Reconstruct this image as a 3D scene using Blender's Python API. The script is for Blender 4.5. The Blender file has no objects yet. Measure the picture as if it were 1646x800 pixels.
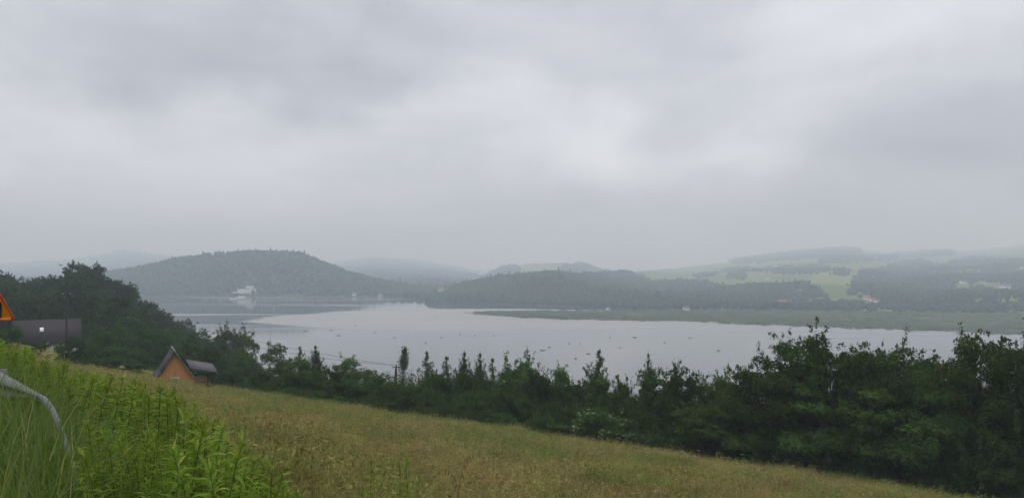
import bpy, bmesh, math, random
import numpy as np
from mathutils import Vector, Matrix, Euler

C = bpy.context.scene.collection
SC = bpy.context.scene
R = math.radians
F = 1267.0            # focal length of the photograph in its own pixels
HY, CX = 420.0, 823.0 # eye level row and centre column of the photograph
LAKE = -75.0          # lake surface below the eye

# ------------------------------------------------------------------ camera
cam = bpy.data.objects.new('camera', bpy.data.cameras.new('camera'))
C.objects.link(cam); SC.camera = cam
cam.rotation_euler = (R(90), 0, 0)
cam.data.sensor_width = 36; cam.data.lens = 36 * F / 1646
cam.data.shift_y = 20 / 1646
cam.data.clip_start = 0.1; cam.data.clip_end = 30000

# ------------------------------------------------------------------ sky and sun
SUN_EL, SUN_AZ = R(48), R(-20)     # azimuth from straight ahead, negative is left
SC.view_settings.view_transform = 'Standard'; SC.view_settings.look = 'None'
SC.view_settings.exposure = 0.0; SC.view_settings.gamma = 1.0
W = bpy.data.worlds.new('World'); SC.world = W; W.use_nodes = True
nt = W.node_tree; nt.nodes.clear()

class NB:
    """tiny node builder"""
    def __init__(s, t): s.t = t
    def n(s, typ, ins=None, **kw):
        o = s.t.nodes.new(typ)
        for k, v in kw.items(): setattr(o, k, v)
        for k, v in (ins or {}).items():
            if isinstance(v, bpy.types.NodeSocket): s.t.links.new(v, o.inputs[k])
            else: o.inputs[k].default_value = v
        return o
    def math(s, op, a, b=0.0, clamp=False):
        return s.n('ShaderNodeMath', {0: a, 1: b}, operation=op, use_clamp=clamp).outputs[0]
    def vmath(s, op, a, b):
        return s.n('ShaderNodeVectorMath', {0: a, 1: b}, operation=op)
    def mix(s, f, a, b, blend='MIX'):
        o = s.n('ShaderNodeMix', data_type='RGBA', blend_type=blend)
        for k, v in ((0, f), (6, a), (7, b)):
            if isinstance(v, bpy.types.NodeSocket): s.t.links.new(v, o.inputs[k])
            else: o.inputs[k].default_value = (*v, 1) if isinstance(v, tuple) and len(v) == 3 else v
        return o.outputs[2]
    def ss(s, v, lo, hi, a=0.0, b=1.0):
        return s.n('ShaderNodeMapRange', {0: v, 1: lo, 2: hi, 3: a, 4: b}, interpolation_type='SMOOTHSTEP').outputs[0]
    def noise(s, vec, scale, detail=4, rough=.5, dist=0.0):
        return s.n('ShaderNodeTexNoise', {'Vector': vec, 'Scale': scale, 'Detail': detail, 'Roughness': rough, 'Distortion': dist}).outputs[0]

b = NB(nt)
tc = b.n('ShaderNodeTexCoord').outputs['Generated']
nish = b.n('ShaderNodeTexSky', sky_type='NISHITA', sun_disc=False, sun_elevation=SUN_EL, sun_rotation=-SUN_AZ).outputs[0]
wob = b.n('ShaderNodeTexNoise', {'Vector': tc, 'Scale': 4.2, 'Detail': 6.0, 'Roughness': .55}).outputs['Color']
wv = b.vmath('MULTIPLY', b.vmath('SUBTRACT', wob, (.5, .5, .5)).outputs[0], (.50, .3, .26)).outputs[0]
dirw = b.vmath('ADD', tc, wv).outputs[0]
def sky_dir(x, y):
    return Vector(((x - CX) / F, 1, -(y - HY) / F)).normalized()
#  cloud masses of the overcast: x, y of the photograph, half width, half height (radians), brightness
BLOBS = [(300, 70, .34, .17, -.28), (640, 150, .20, .10, -.22), (740, 240, .15, .06, -.18), (1130, 70, .22, .16, -.16), (1500, 260, .28, .12, -.24),
         (830, 220, .20, .065, .36), (500, 190, .12, .06, .28), (380, 205, .1, .07, .06), (660, 185, .1, .045, .12), (90, 245, .26, .08, .24), (1220, 225, .14, .06, .24),
         (1010, 270, .22, .06, .2), (1480, 60, .22, .12, .26), (680, 50, .14, .14, .10), (1250, 130, .2, .08, .05), (300, 300, .4, .07, .06)]
val = None
for (x, y, rx, rz, amp) in BLOBS:
    d = sky_dir(x, y)
    q = b.vmath('MULTIPLY', b.vmath('SUBTRACT', dirw, tuple(d)).outputs[0], (1 / rx, 1 / rx, 1 / rz)).outputs[0]
    L = b.n('ShaderNodeVectorMath', {0: q}, operation='LENGTH').outputs['Value']
    m = b.ss(L, 0.0, 1.35, amp * 1.1, 0.0)
    val = m if val is None else b.math('ADD', val, m)
st = b.vmath('MULTIPLY', tc, (1.0, 1.0, 3.2)).outputs[0]
n1 = b.noise(st, 2.6, 6, .55, .3)
n2 = b.noise(st, 9.0, 4, .5)
val = b.math('ADD', val, b.math('MULTIPLY', b.math('SUBTRACT', n1, .5), .95))
val = b.math('ADD', val, b.math('MULTIPLY', b.math('SUBTRACT', n2, .5), .24))
el = b.n('ShaderNodeSeparateXYZ', {0: tc}).outputs[2]
val = b.math('ADD', val, b.ss(el, .0, .13, -.34, 0.0))      # the overcast greys towards the hills
val = b.math('ADD', val, .52, True)
cl = b.mix(val, (.40, .41, .475), (.93, .945, .99))
cl = b.mix(b.ss(el, .33, .95, 0.0, 1.0), cl, b.mix(1.0, cl, (1.8, 1.8, 1.78), 'MULTIPLY'))   # an overcast brightens to the zenith
cl = b.mix(1.0, cl, (8.8, 8.8, 8.8), 'MULTIPLY')
skyc = b.mix(.95, nish, cl)
bg = b.n('ShaderNodeBackground', {'Color': skyc, 'Strength': 0.115})
b.n('ShaderNodeOutputWorld', {0: bg.outputs[0]})

sl = bpy.data.lights.new('sun', 'SUN'); sl.energy = 0.8; sl.angle = R(25); sl.color = (1, .97, .92)
sun = bpy.data.objects.new('sun', sl); C.objects.link(sun)
sd = Vector((math.sin(SUN_AZ) * math.cos(SUN_EL), math.cos(SUN_AZ) * math.cos(SUN_EL), math.sin(SUN_EL)))
sun.rotation_euler = sd.to_track_quat('Z', 'Y').to_euler()
SC.cycles.max_bounces = 8; SC.cycles.diffuse_bounces = 3; SC.cycles.transmission_bounces = 4
SC.cycles.volume_bounces = 2; SC.cycles.transparent_max_bounces = 8

# ------------------------------------------------------------------ helpers
rng = np.random.default_rng(7); random.seed(7)
def tag(o, label=None, cat=None, group=None, kind=None):
    if label: o['label'] = label
    if cat: o['category'] = cat
    if group: o['group'] = group
    if kind: o['kind'] = kind
    return o
def mesh(name, V, Fs, mat=None, smooth=False):
    """V (n,3); Fs: list of int arrays (m,3) or (m,4)"""
    me = bpy.data.meshes.new(name)
    V = np.asarray(V, np.float32); me.vertices.add(len(V)); me.vertices.foreach_set('co', V.ravel())
    if not isinstance(Fs, list): Fs = [Fs]
    Fs = [np.asarray(f, np.int32) for f in Fs if len(f)]
    loops = np.concatenate([f.ravel() for f in Fs])
    sizes = np.concatenate([np.full(len(f), f.shape[1], np.int32) for f in Fs])
    me.loops.add(len(loops)); me.loops.foreach_set('vertex_index', loops)
    me.polygons.add(len(sizes)); me.polygons.foreach_set('loop_start', np.concatenate([[0], np.cumsum(sizes)[:-1]]).astype(np.int32))
    me.polygons.foreach_set('loop_total', sizes)
    if smooth: me.polygons.foreach_set('use_smooth', np.ones(len(sizes), bool))
    me.update(calc_edges=True)
    if mat: me.materials.append(mat)
    return me
def obj(name, me, parent=None):
    o = bpy.data.objects.new(name, me); C.objects.link(o)
    if parent: o.parent = parent
    return o
def empty(name, loc=(0, 0, 0), rz=0.0):
    o = bpy.data.objects.new(name, None); C.objects.link(o); o.location = loc; o.rotation_euler = (0, 0, rz)
    o.empty_display_size = .2
    return o
def copy_tree(root):
    r = root.copy(); C.objects.link(r)
    for ch in root.children:
        c = ch.copy(); C.objects.link(c); c.parent = r
        for g in ch.children:
            d = g.copy(); C.objects.link(d); d.parent = c
    return r
class MB:
    """collects shapes of one part"""
    def __init__(s): s.V = []; s.Q = []; s.T = []; s.n = 0
    def add(s, V, Q=(), T=()):
        s.V.append(np.asarray(V, float))
        if len(Q): s.Q.append(np.asarray(Q) + s.n)
        if len(T): s.T.append(np.asarray(T) + s.n)
        s.n += len(V)
    def box(s, x0, x1, y0, y1, z0, z1):
        V = [(x, y, z) for z in (z0, z1) for y in (y0, y1) for x in (x0, x1)]
        s.add(V, [(0, 2, 3, 1), (4, 5, 7, 6), (0, 1, 5, 4), (2, 6, 7, 3), (0, 4, 6, 2), (1, 3, 7, 5)])
    def slab(s, quad, t):
        """a plate: four corners and a thickness vector"""
        q = np.asarray(quad, float); V = np.vstack([q, q + np.asarray(t, float)])
        s.add(V, [(0, 1, 2, 3), (7, 6, 5, 4)] + [(i, i + 4, (i + 1) % 4 + 4, (i + 1) % 4) for i in range(4)])
    def tube(s, P, rad, sides=6, cap=True):
        P = np.asarray(P, float); n = len(P); rad = np.broadcast_to(np.asarray(rad, float), (n,))
        T = np.gradient(P, axis=0); T /= np.linalg.norm(T, axis=1, keepdims=True) + 1e-9
        up = np.array([0, 0, 1.]) if abs(T[:, 2]).mean() < .8 else np.array([1., 0, 0])
        A = np.cross(T, up); A /= np.linalg.norm(A, axis=1, keepdims=True) + 1e-9; B = np.cross(T, A)
        a = np.arange(sides) / sides * 2 * np.pi
        V = (P[:, None] + rad[:, None, None] * (np.cos(a)[None, :, None] * A[:, None] + np.sin(a)[None, :, None] * B[:, None])).reshape(-1, 3)
        Q = [(i * sides + j, i * sides + (j + 1) % sides, (i + 1) * sides + (j + 1) % sides, (i + 1) * sides + j) for i in range(n - 1) for j in range(sides)]
        Tt = []
        if cap: Tt = [(0, j + 1, j) for j in range(1, sides - 1)] + [((n - 1) * sides, (n - 1) * sides + j, (n - 1) * sides + j + 1) for j in range(1, sides - 1)]
        s.add(V, Q, Tt)
    def mesh(s, name, mat, smooth=False):
        Fs = []
        if s.Q: Fs.append(np.vstack(s.Q))
        if s.T: Fs.append(np.vstack(s.T))
        return mesh(name, np.vstack(s.V), Fs, mat, smooth)
    def build(s, name, mat, parent=None, smooth=False): return obj(name, s.mesh(name, mat, smooth), parent)

# ------------------------------------------------------------------ materials
def material(name):
    m = bpy.data.materials.new(name); m.use_nodes = True; m.node_tree.nodes.clear(); return m, NB(m.node_tree)
def out(b, sh, disp=None):
    o = b.n('ShaderNodeOutputMaterial'); b.t.links.new(sh, o.inputs[0])
def plain(name, col, rough=.7, metal=0.0, var=.15, scale=8.0, bump=0.0, spec=.3):
    m, b = material(name)
    co = b.n('ShaderNodeTexCoord').outputs['Object']
    n = b.noise(co, scale, 5, .6)
    c = b.mix(n, tuple(v * (1 - var) for v in col), tuple(min(1, v * (1 + var)) for v in col))
    ins = {'Base Color': c, 'Roughness': rough, 'Metallic': metal, 'Specular IOR Level': spec}
    if bump: ins['Normal'] = b.n('ShaderNodeBump', {'Strength': bump, 'Distance': .02, 'Height': b.noise(co, scale * 4, 4)}).outputs[0]
    out(b, b.n('ShaderNodeBsdfPrincipled', ins).outputs[0]); return m
def foliage(name, c1, c2, c3=None, transl=.18, big=.35, world=False, objvar=.25):
    """leaf colour differs leaf by leaf, clump by clump and plant by plant"""
    m, b = material(name)
    isl = b.n('ShaderNodeNewGeometry').outputs['Random Per Island']
    pos = b.n('ShaderNodeNewGeometry').outputs['Position'] if world else b.n('ShaderNodeTexCoord').outputs['Object']
    n = b.noise(pos, big, 3, .6)
    f = b.math('ADD', b.math('MULTIPLY', isl, .55), b.math('MULTIPLY', b.ss(n, .3, .7), .45))
    c = b.mix(f, c1, c2)
    if c3: c = b.mix(b.ss(isl, .9, .97), c, c3)
    orn = b.n('ShaderNodeObjectInfo').outputs['Random']
    hsv = b.n('ShaderNodeHueSaturation', {'Color': c, 'Hue': b.math('ADD', b.math('MULTIPLY', orn, .03), .485),
              'Value': b.math('ADD', b.math('MULTIPLY', orn, 2 * objvar), 1 - objvar)}).outputs[0]
    d = b.n('ShaderNodeBsdfDiffuse', {'Color': hsv}).outputs[0]
    t = b.n('ShaderNodeBsdfTranslucent', {'Color': b.mix(1.0, hsv, (1.15, 1.3, .5), 'MULTIPLY')}).outputs[0]
    out(b, b.n('ShaderNodeMixShader', {0: transl, 1: d, 2: t}).outputs[0]); return m
M = {}
M['leaf_dark'] = foliage('dark_leaves', (.022, .048, .011), (.070, .115, .024))
M['leaf_mid'] = foliage('mid_leaves', (.032, .064, .013), (.092, .142, .030))
M['leaf_birch'] = foliage('birch_leaves', (.042, .068, .020), (.085, .118, .038))
M['leaf_bush'] = foliage('bush_leaves', (.026, .055, .012), (.080, .126, .027))
M['leaf_knoll'] = foliage('knoll_leaves', (.022, .046, .014), (.056, .094, .025), objvar=.35)
M['leaf_valley'] = foliage('valley_leaves', (.034, .070, .020), (.070, .120, .030))
M['flower'] = foliage('elder_flowers', (.34, .38, .20), (.52, .53, .33))
M['golden'] = foliage('goldenrod_leaves', (.080, .145, .024), (.24, .31, .052), (.32, .30, .08), transl=.28, big=1.2, objvar=.35)
M['stem'] = plain('goldenrod_stem', (.05, .055, .025), .8)
M['blade'] = foliage('grass_blades', (.050, .100, .020), (.195, .250, .085), (.34, .30, .16), transl=.3, big=1.6, objvar=0)
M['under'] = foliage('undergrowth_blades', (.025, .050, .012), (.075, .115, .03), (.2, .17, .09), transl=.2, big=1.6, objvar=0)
M['straw'] = plain('straw', (.17, .13, .06), .9)
M['bark'] = plain('bark', (.045, .038, .03), .95, var=.4, scale=6, bump=.5)
def birch_bark():
    m, b = material('birch_bark'); co = b.n('ShaderNodeTexCoord').outputs['Object']
    s = b.vmath('MULTIPLY', co, (2, 2, 9)).outputs[0]
    c = b.mix(b.ss(b.noise(s, 1.6, 4, .7), .52, .62), (.24, .23, .20), (.05, .045, .04))
    out(b, b.n('ShaderNodeBsdfPrincipled', {'Base Color': c, 'Roughness': .8}).outputs[0]); return m
M['birch_bark'] = birch_bark()
def meadow_color(b):
    """the colours of a June hay meadow in patches: straw, rust sorrel, fresh green"""
    pos = b.n('ShaderNodeNewGeometry').outputs['Position']
    st = b.vmath('MULTIPLY', pos, (1.0, .55, 1.0)).outputs[0]
    a = b.noise(st, .22, 5, .62, .5); g = b.noise(st, .09, 4, .6, .8); h = b.noise(pos, 1.3, 3, .6)
    c = b.mix(b.ss(a, .43, .57), (.205, .240, .056), (.335, .288, .102))
    c = b.mix(b.math('MULTIPLY', b.ss(g, .52, .64), .9), c, (.120, .215, .042))
    c = b.mix(b.math('MULTIPLY', b.ss(b.noise(st, .4, 4, .6), .54, .64), .65), c, (.300, .165, .078))
    return b.mix(b.math('MULTIPLY', b.ss(h, .45, .75), .4), c, (.24, .23, .12))
def meadow_mat(name, blades):
    m, b = material(name); c = meadow_color(b)
    if blades:
        isl = b.n('ShaderNodeNewGeometry').outputs['Random Per Island']
        orn = b.n('ShaderNodeObjectInfo').outputs['Random']
        c = b.mix(b.ss(isl, .55, 1.0, 0, .45), c, (.24, .20, .11))
        c = b.n('ShaderNodeHueSaturation', {'Color': c, 'Value': b.math('ADD', b.math('ADD', b.math('MULTIPLY', isl, .85), b.math('MULTIPLY', orn, .55)), .32)}).outputs[0]
        d = b.n('ShaderNodeBsdfDiffuse', {'Color': c}).outputs[0]; t = b.n('ShaderNodeBsdfTranslucent', {'Color': c}).outputs[0]
        out(b, b.n('ShaderNodeMixShader', {0: .3, 1: d, 2: t}).outputs[0])
    else:
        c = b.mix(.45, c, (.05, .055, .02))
        out(b, b.n('ShaderNodeBsdfDiffuse', {'Color': c}).outputs[0])
    return m
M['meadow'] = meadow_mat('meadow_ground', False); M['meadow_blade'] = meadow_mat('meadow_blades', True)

M['lush'] = foliage('lush_grass', (.080, .135, .025), (.145, .205, .042), transl=.3, big=.3, world=True, objvar=.2)
# ------------------------------------------------------------------ the land
def smax(a, b_, k): return .5 * (a + b_ + np.sqrt((a - b_) ** 2 + k * k))
def sstep(x, a, b_):
    t = np.clip((x - a) / (b_ - a), 0, 1); return t * t * (3 - 2 * t)
EDX, EDY = [-400, -75, -32, -2, 22, 39, 60, 100, 400], [175, 114, 97, 85, 75, 67, 52, 15, -200]
def edge(X): return np.interp(X, EDX, EDY)
def rail_s(X, Y): return (X + 3) * .75 + (Y - 5.2) * .66
def ground(X, Y):
    X = np.asarray(X, float); Y = np.asarray(Y, float)
    s = rail_s(X, Y)
    tl = np.maximum((Y - 5.2) * .75 - (X + 3) * .66, 0)          # the road falls away along the barrier
    bank = -1.62 - .5 * np.maximum(s, 0) - .02 * np.minimum(s, 0) - .024 * tl
    Ye = edge(X)
    field = -2.6 - .1335 * X - .190 * Y
    field = field + .10 * np.sin(X * .31 + Y * .17) + .12 * np.sin(Y * .23 - X * .11 + 1) + .05 * np.sin(X * .9 + 2) * np.sin(Y * .8)
    bank = np.where(s > 60, -200, bank)
    near = smax(bank, field, .8)
    over = np.maximum(0, Y - Ye - 1.5)
    near = near - .26 * over * over / (over + 4)
    u = X / np.maximum(Y, 20)
    px = CX + F * u
    # the wooded knoll to the left and the hollow before it
    z0 = smax(-1.62 - .5 * np.maximum(rail_s(X, Ye), 0) - .024 * np.maximum((Ye - 5.2) * .75 - (X + 3) * .66, 0), -2.6 - .1335 * X - .190 * Ye, .8)
    z1 = np.interp(px, [-600, 0, 130, 250, 400, 520], [-20, -21, -22, -26, -36, -46])
    zr = np.interp(px, [-600, -200, 0, 60, 130, 180, 250, 330, 400, 500, 600], [-18, -19, -18.5, -18, -13, -16, -28, -39, -47, -62, -75])
    q1 = sstep(Y, Ye, 172); q2 = sstep(Y, 172, 300); q3 = sstep(Y, 300, 470)
    kn = z0 + (z1 - z0) * q1 + (zr - z1) * q2 + (-84 - zr) * q3
    w = sstep(-u, .20, .36) * sstep(Y, Ye + 1, Ye + 22)
    z = near * (1 - w) + kn * w
    return np.maximum(z, -84)
def gz(X, Y): return float(ground(X, Y))
def at(x, y, Y): return Vector(((x - CX) / F * Y, Y, -(y - HY) / F * Y))

def axis(lo, hi, fine, c0=0.0, grow=1.09, cap=9.0):
    a = [c0]; st = fine
    while a[-1] < hi: a.append(a[-1] + st); st = min(cap, st * grow)
    d = [c0]; st = fine
    while d[-1] > lo: d.append(d[-1] - st); st = min(cap, st * grow)
    return np.array(sorted(set(a + d)))
def grid_mesh(name, X, Y, Z, mat):
    n, m = X.shape; idx = np.arange(n * m).reshape(n, m)
    Q = np.stack([idx[:-1, :-1], idx[:-1, 1:], idx[1:, 1:], idx[1:, :-1]], -1).reshape(-1, 4)
    return mesh(name, np.stack([X, Y, Z], -1).reshape(-1, 3), Q, mat, True)
gx, gy = axis(-620, 620, .35, -2, 1.05, 8), axis(-90, 560, .35, 5, 1.05, 6)
GX, GY = np.meshgrid(gx, gy)
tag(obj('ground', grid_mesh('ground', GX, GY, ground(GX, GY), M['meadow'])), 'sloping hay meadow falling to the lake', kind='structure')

# lake bed reaching to the horizon, and the water over it
M['bed'] = plain('lake_bed', (.10, .10, .08), .9)
bd = MB(); bd.add([(-10500, -400, -86), (10500, -400, -86), (10500, 10500, -86), (-10500, 10500, -86)], [(0, 1, 2, 3)])
tag(bd.build('terrain', M['bed']), 'flat land under the lake reaching to the horizon', kind='structure')
def water_mat():
    m, b = material('lake_water')
    pos = b.n('ShaderNodeNewGeometry').outputs['Position']
    st = b.vmath('MULTIPLY', pos, (.25, 1.0, 1.0)).outputs[0]
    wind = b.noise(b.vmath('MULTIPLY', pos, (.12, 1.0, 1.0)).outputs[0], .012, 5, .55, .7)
    # the pale film: sky reflection painted into the colour, one tongue across the bay
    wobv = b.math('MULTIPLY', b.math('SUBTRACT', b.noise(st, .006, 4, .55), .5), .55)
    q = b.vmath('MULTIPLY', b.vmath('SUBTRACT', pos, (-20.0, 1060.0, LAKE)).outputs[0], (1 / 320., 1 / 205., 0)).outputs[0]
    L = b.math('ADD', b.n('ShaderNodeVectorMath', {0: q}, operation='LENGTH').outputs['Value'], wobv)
    sky_sheen = b.ss(L, 1.0, .9)
    sky_sheen = b.math('MAXIMUM', sky_sheen, b.ss(wind, .57, .68, 0, .6))
    col = b.mix(sky_sheen, (.050, .058, .064), (.25, .255, .248))
    rip = b.n('ShaderNodeBump', {'Strength': .05, 'Distance': .3, 'Height': b.noise(st, .9, 3, .6)}).outputs[0]
    rough = b.math('ADD', b.math('MULTIPLY', sky_sheen, .32), b.math('MULTIPLY', b.ss(wind, .35, .65), .07))
    out(b, b.n('ShaderNodeBsdfPrincipled', {'Base Color': col, 'Roughness': rough, 'IOR': 1.33, 'Normal': rip}).outputs[0]); return m
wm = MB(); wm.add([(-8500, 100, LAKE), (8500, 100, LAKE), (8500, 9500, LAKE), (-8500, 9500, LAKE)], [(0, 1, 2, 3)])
tag(wm.build('lake', water_mat()), 'pale grey lake with a painted sky reflection', kind='structure')

# ------------------------------------------------------------------ far hills
def hill_mat(name, base):
    """grassland in parcels under the trees"""
    m, b = material(name)
    pos = b.n('ShaderNodeNewGeometry').outputs['Position']
    vo = b.n('ShaderNodeTexVoronoi', {'Vector': b.vmath('MULTIPLY', pos, (1, .45, .2)).outputs[0], 'Scale': .008, 'Randomness': .9})
    r = b.n('ShaderNodeSeparateColor', {0: vo.outputs['Color']}).outputs[0]
    c = b.mix(b.ss(r, .15, .8), base, tuple(v * k for v, k in zip(base, (1.7, 1.45, 1.25))))
    c = b.mix(b.ss(r, .80, .84), c, tuple(v * k for v, k in zip(base, (1.75, 1.15, 1.5))))
    c = b.mix(b.math('MULTIPLY', b.ss(b.noise(pos, .03, 4, .6), .5, .7), .5), c, (.06, .09, .035))
    out(b, b.n('ShaderNodeBsdfDiffuse', {'Color': c}).outputs[0]); return m
M['hill_wood'] = hill_mat('wood_floor', (.035, .055, .025)); M['hill_field'] = hill_mat('far_fields', (.115, .155, .050))
def wav(X, Y, k=1.0):
    return k * (np.sin(X * .011 + Y * .004) + .7 * np.sin(Y * .013 - X * .006 + 2) + .4 * np.sin(X * .031 + 1) * np.sin(Y * .027))
class Hill:
    def __init__(s, xs, Ys, xr, ysil, Yr, tree=0.0, back=700, k=3.0, pw=1.0):
        s.xs, s.Ys, s.xr, s.ysil, s.tree, s.back, s.k, s.pw = xs, Ys, xr, ysil, tree, back, k, pw
        s.Yr = Yr
    def ys(s, px): return np.interp(px, s.xs, s.Ys)
    def yr(s, px): return np.interp(px, s.Yr[0], s.Yr[1])
    def z(s, X, Y):
        X = np.asarray(X, float); Y = np.asarray(Y, float)
        px = CX + F * X / Y; a = s.ys(px); r = s.yr(px)
        top = -(np.interp(px, s.xr, s.ysil) - HY) / F * r - s.tree
        q = np.clip((Y - a) / (r - a), 0, 1); q = (q + .25 * (sstep(q, 0, 1) - q)) ** s.pw
        z = LAKE - .6 + (top - LAKE + .6) * q
        z = z + wav(X, Y, s.k) * np.clip((Y - a) / 150, 0, 1) * np.clip((r - Y) / 200, .15, 1)
        fall = np.clip((Y - r) / s.back, 0, 1)
        return z + (LAKE - 8 - z) * sstep(fall, 0, 1)
    def build(s, x0, x1, mat, label, step=9, rows=44):
        px = np.arange(x0, x1 + step, step, dtype=float); t = np.linspace(0, 1, rows)
        P, T = np.meshgrid(px, t); a = s.ys(P) - 6; r = s.yr(P) + s.back
        Y = a + (r - a) * T; X = (P - CX) / F * Y
        o = obj('hill', grid_mesh('hill', X, Y, s.z(X, Y), mat)); tag(o, label, kind='structure'); return o
    def hit(s, x, y):
        """where the sight line through a pixel meets the slope"""
        Y = np.linspace(float(s.ys(x)), float(s.yr(x)), 600); X = (x - CX) / F * Y
        yy = HY - F * s.z(X, Y) / Y
        i = np.argmax(yy <= y) if (yy <= y).any() else len(Y) - 1
        return Vector((X[i], Y[i], float(s.z(X[i], Y[i]))))
    def scatter(s, n, x0, x1, seed, back=40, near=1.0):
        g = np.random.default_rng(seed)
        px = g.uniform(x0, x1, n * 2); a = s.ys(px); r = s.yr(px) + back
        Y = a + 6 + (r - a) * g.random(n * 2)
        keep = g.random(n * 2) < (Y / Y.max()) ** near; px, Y = px[keep][:n], Y[keep][:n]
        X = (px - CX) / F * Y; Z = s.z(X, Y)
        return X, Y, Z, px, HY - F * Z / Y
HA = Hill([-700, 300, 600, 680, 760, 900], [1640, 1680, 1660, 1580, 1540, 1540],
          [-700, -100, 100, 240, 300, 340, 400, 480, 520, 560, 600, 650, 700, 760, 830], [470, 455, 445, 425, 413, 405, 402, 406, 420, 434, 445, 456, 464, 474, 482],
          ([-700, 900], [2000, 1960]), 9, 500, 2.5, .8)
HA2 = Hill([-900, 700], [3100, 3100], [-900, -300, 0, 100, 150, 200, 250, 300, 420, 520, 640], [430, 424, 425, 420, 413, 404, 411, 416, 428, 448, 475], ([-900, 700], [7000, 7000]), 9, 600)
HB = Hill([300, 1100], [1750, 1750], [300, 480, 540, 600, 660, 720, 760, 830, 920, 1100], [450, 436, 424, 416, 420, 429, 437, 446, 450, 460], ([300, 1100], [8200, 8200]), 9, 600, 3, 1.5)
HC = Hill([640, 1150], [2000, 2000], [640, 700, 740, 780, 810, 850, 900, 940, 965, 1010, 1150], [475, 464, 453, 441, 428, 421, 420, 424, 433, 441, 450], ([640, 1150], [4700, 4700]), 9, 500, 2)
HE = Hill([640, 690, 730, 1000, 1250, 1646, 2300], [1440, 1430, 1418, 1262, 1218, 1120, 1000],
          [640, 690, 740, 800, 880, 940, 1000, 1080, 1180, 1260, 1340, 1400, 1450, 1500, 1560, 1646, 1900, 2300], [490, 474, 461, 449, 438, 439, 437, 431, 419, 407, 399, 402, 408, 403, 402, 393, 384, 380],
          ([640, 700, 800, 900, 1000, 1100, 1300, 1646, 2300], [1640, 1660, 1700, 1800, 2700, 5200, 7600, 7400, 5600]), 3, 700, 4, .85)
HA.build(-650, 830, M['hill_wood'], 'steep wooded hill across the bay')
HA2.build(-850, 640, M['hill_wood'], 'faint ridge behind the wooded hill')
HB.build(310, 1090, M['hill_wood'], 'misty hill at the head of the lake')
HC.build(650, 1140, M['hill_field'], 'hazy hill with a high meadow')
HE.build(650, 2250, M['hill_field'], 'long gentle slope of fields, woods and houses', 9, 70)

# geometry nodes: one object draws copies of a few small source meshes on its own points
def scatter_object(name, P, rot, scale, idx, sources, label, mat=None):
    me = bpy.data.meshes.new(name); n = len(P)
    me.vertices.add(n); me.vertices.foreach_set('co', np.asarray(P, np.float32).ravel())
    for an, typ, dat in (('rot', 'FLOAT_VECTOR', rot), ('siz', 'FLOAT_VECTOR', scale)):
        at_ = me.attributes.new(an, typ, 'POINT'); at_.data.foreach_set('vector', np.asarray(dat, np.float32).ravel())
    at_ = me.attributes.new('pick', 'INT', 'POINT'); at_.data.foreach_set('value', np.asarray(idx, np.int32))
    o = obj(name, me)
    col = bpy.data.collections.new(name + '_sources')
    for i, sm in enumerate(sources):
        so = bpy.data.objects.new('%s_source_%s' % (name, chr(97 + i)), sm); col.objects.link(so)
    ng = bpy.data.node_groups.new(name + '_scatter', 'GeometryNodeTree')
    ng.interface.new_socket('Geometry', in_out='INPUT', socket_type='NodeSocketGeometry')
    ng.interface.new_socket('Geometry', in_out='OUTPUT', socket_type='NodeSocketGeometry')
    g = NB(ng); gi = g.n('NodeGroupInput'); go = g.n('NodeGroupOutput')
    ci = g.n('GeometryNodeCollectionInfo'); ci.inputs[0].default_value = col; ci.inputs[1].default_value = True; ci.inputs[2].default_value = True
    def na(nm, t): return g.n('GeometryNodeInputNamedAttribute', {0: nm}, data_type=t).outputs[0]
    ip = g.n('GeometryNodeInstanceOnPoints', {'Points': gi.outputs[0], 'Instance': ci.outputs[0], 'Pick Instance': True, 'Instance Index': na('pick', 'INT'), 'Scale': na('siz', 'FLOAT_VECTOR')})
    er = g.n('FunctionNodeEulerToRotation', {0: na('rot', 'FLOAT_VECTOR')}); ng.links.new(er.outputs[0], ip.inputs['Rotation'])
    ng.links.new(ip.outputs[0], go.inputs[0])
    md = o.modifiers.new('scatter', 'NODES'); md.node_group = ng
    return tag(o, label, kind='stuff')

# leaves as many small faces
def leaf_faces(P, N, size, g, aspect=.55):
    """P positions, N face normals: one folded lozenge per leaf"""
    n = len(P); N = N / (np.linalg.norm(N, axis=1, keepdims=True) + 1e-9)
    T = g.normal(size=(n, 3)); T -= (T * N).sum(1, keepdims=True) * N; T /= np.linalg.norm(T, axis=1, keepdims=True) + 1e-9
    B = np.cross(N, T); s = (size * g.uniform(.55, 1.35, n))[:, None]
    V = np.stack([P - T * s * .5, P + B * s * aspect * .5 - N * s * .06, P + T * s * .5 - N * s * .16, P - B * s * aspect * .5 - N * s * .06], 1).reshape(-1, 3)
    return V, np.arange(n * 4).reshape(n, 4)
def unit(g, n):
    v = g.normal(size=(n, 3)); return v / np.linalg.norm(v, axis=1, keepdims=True)

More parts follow.
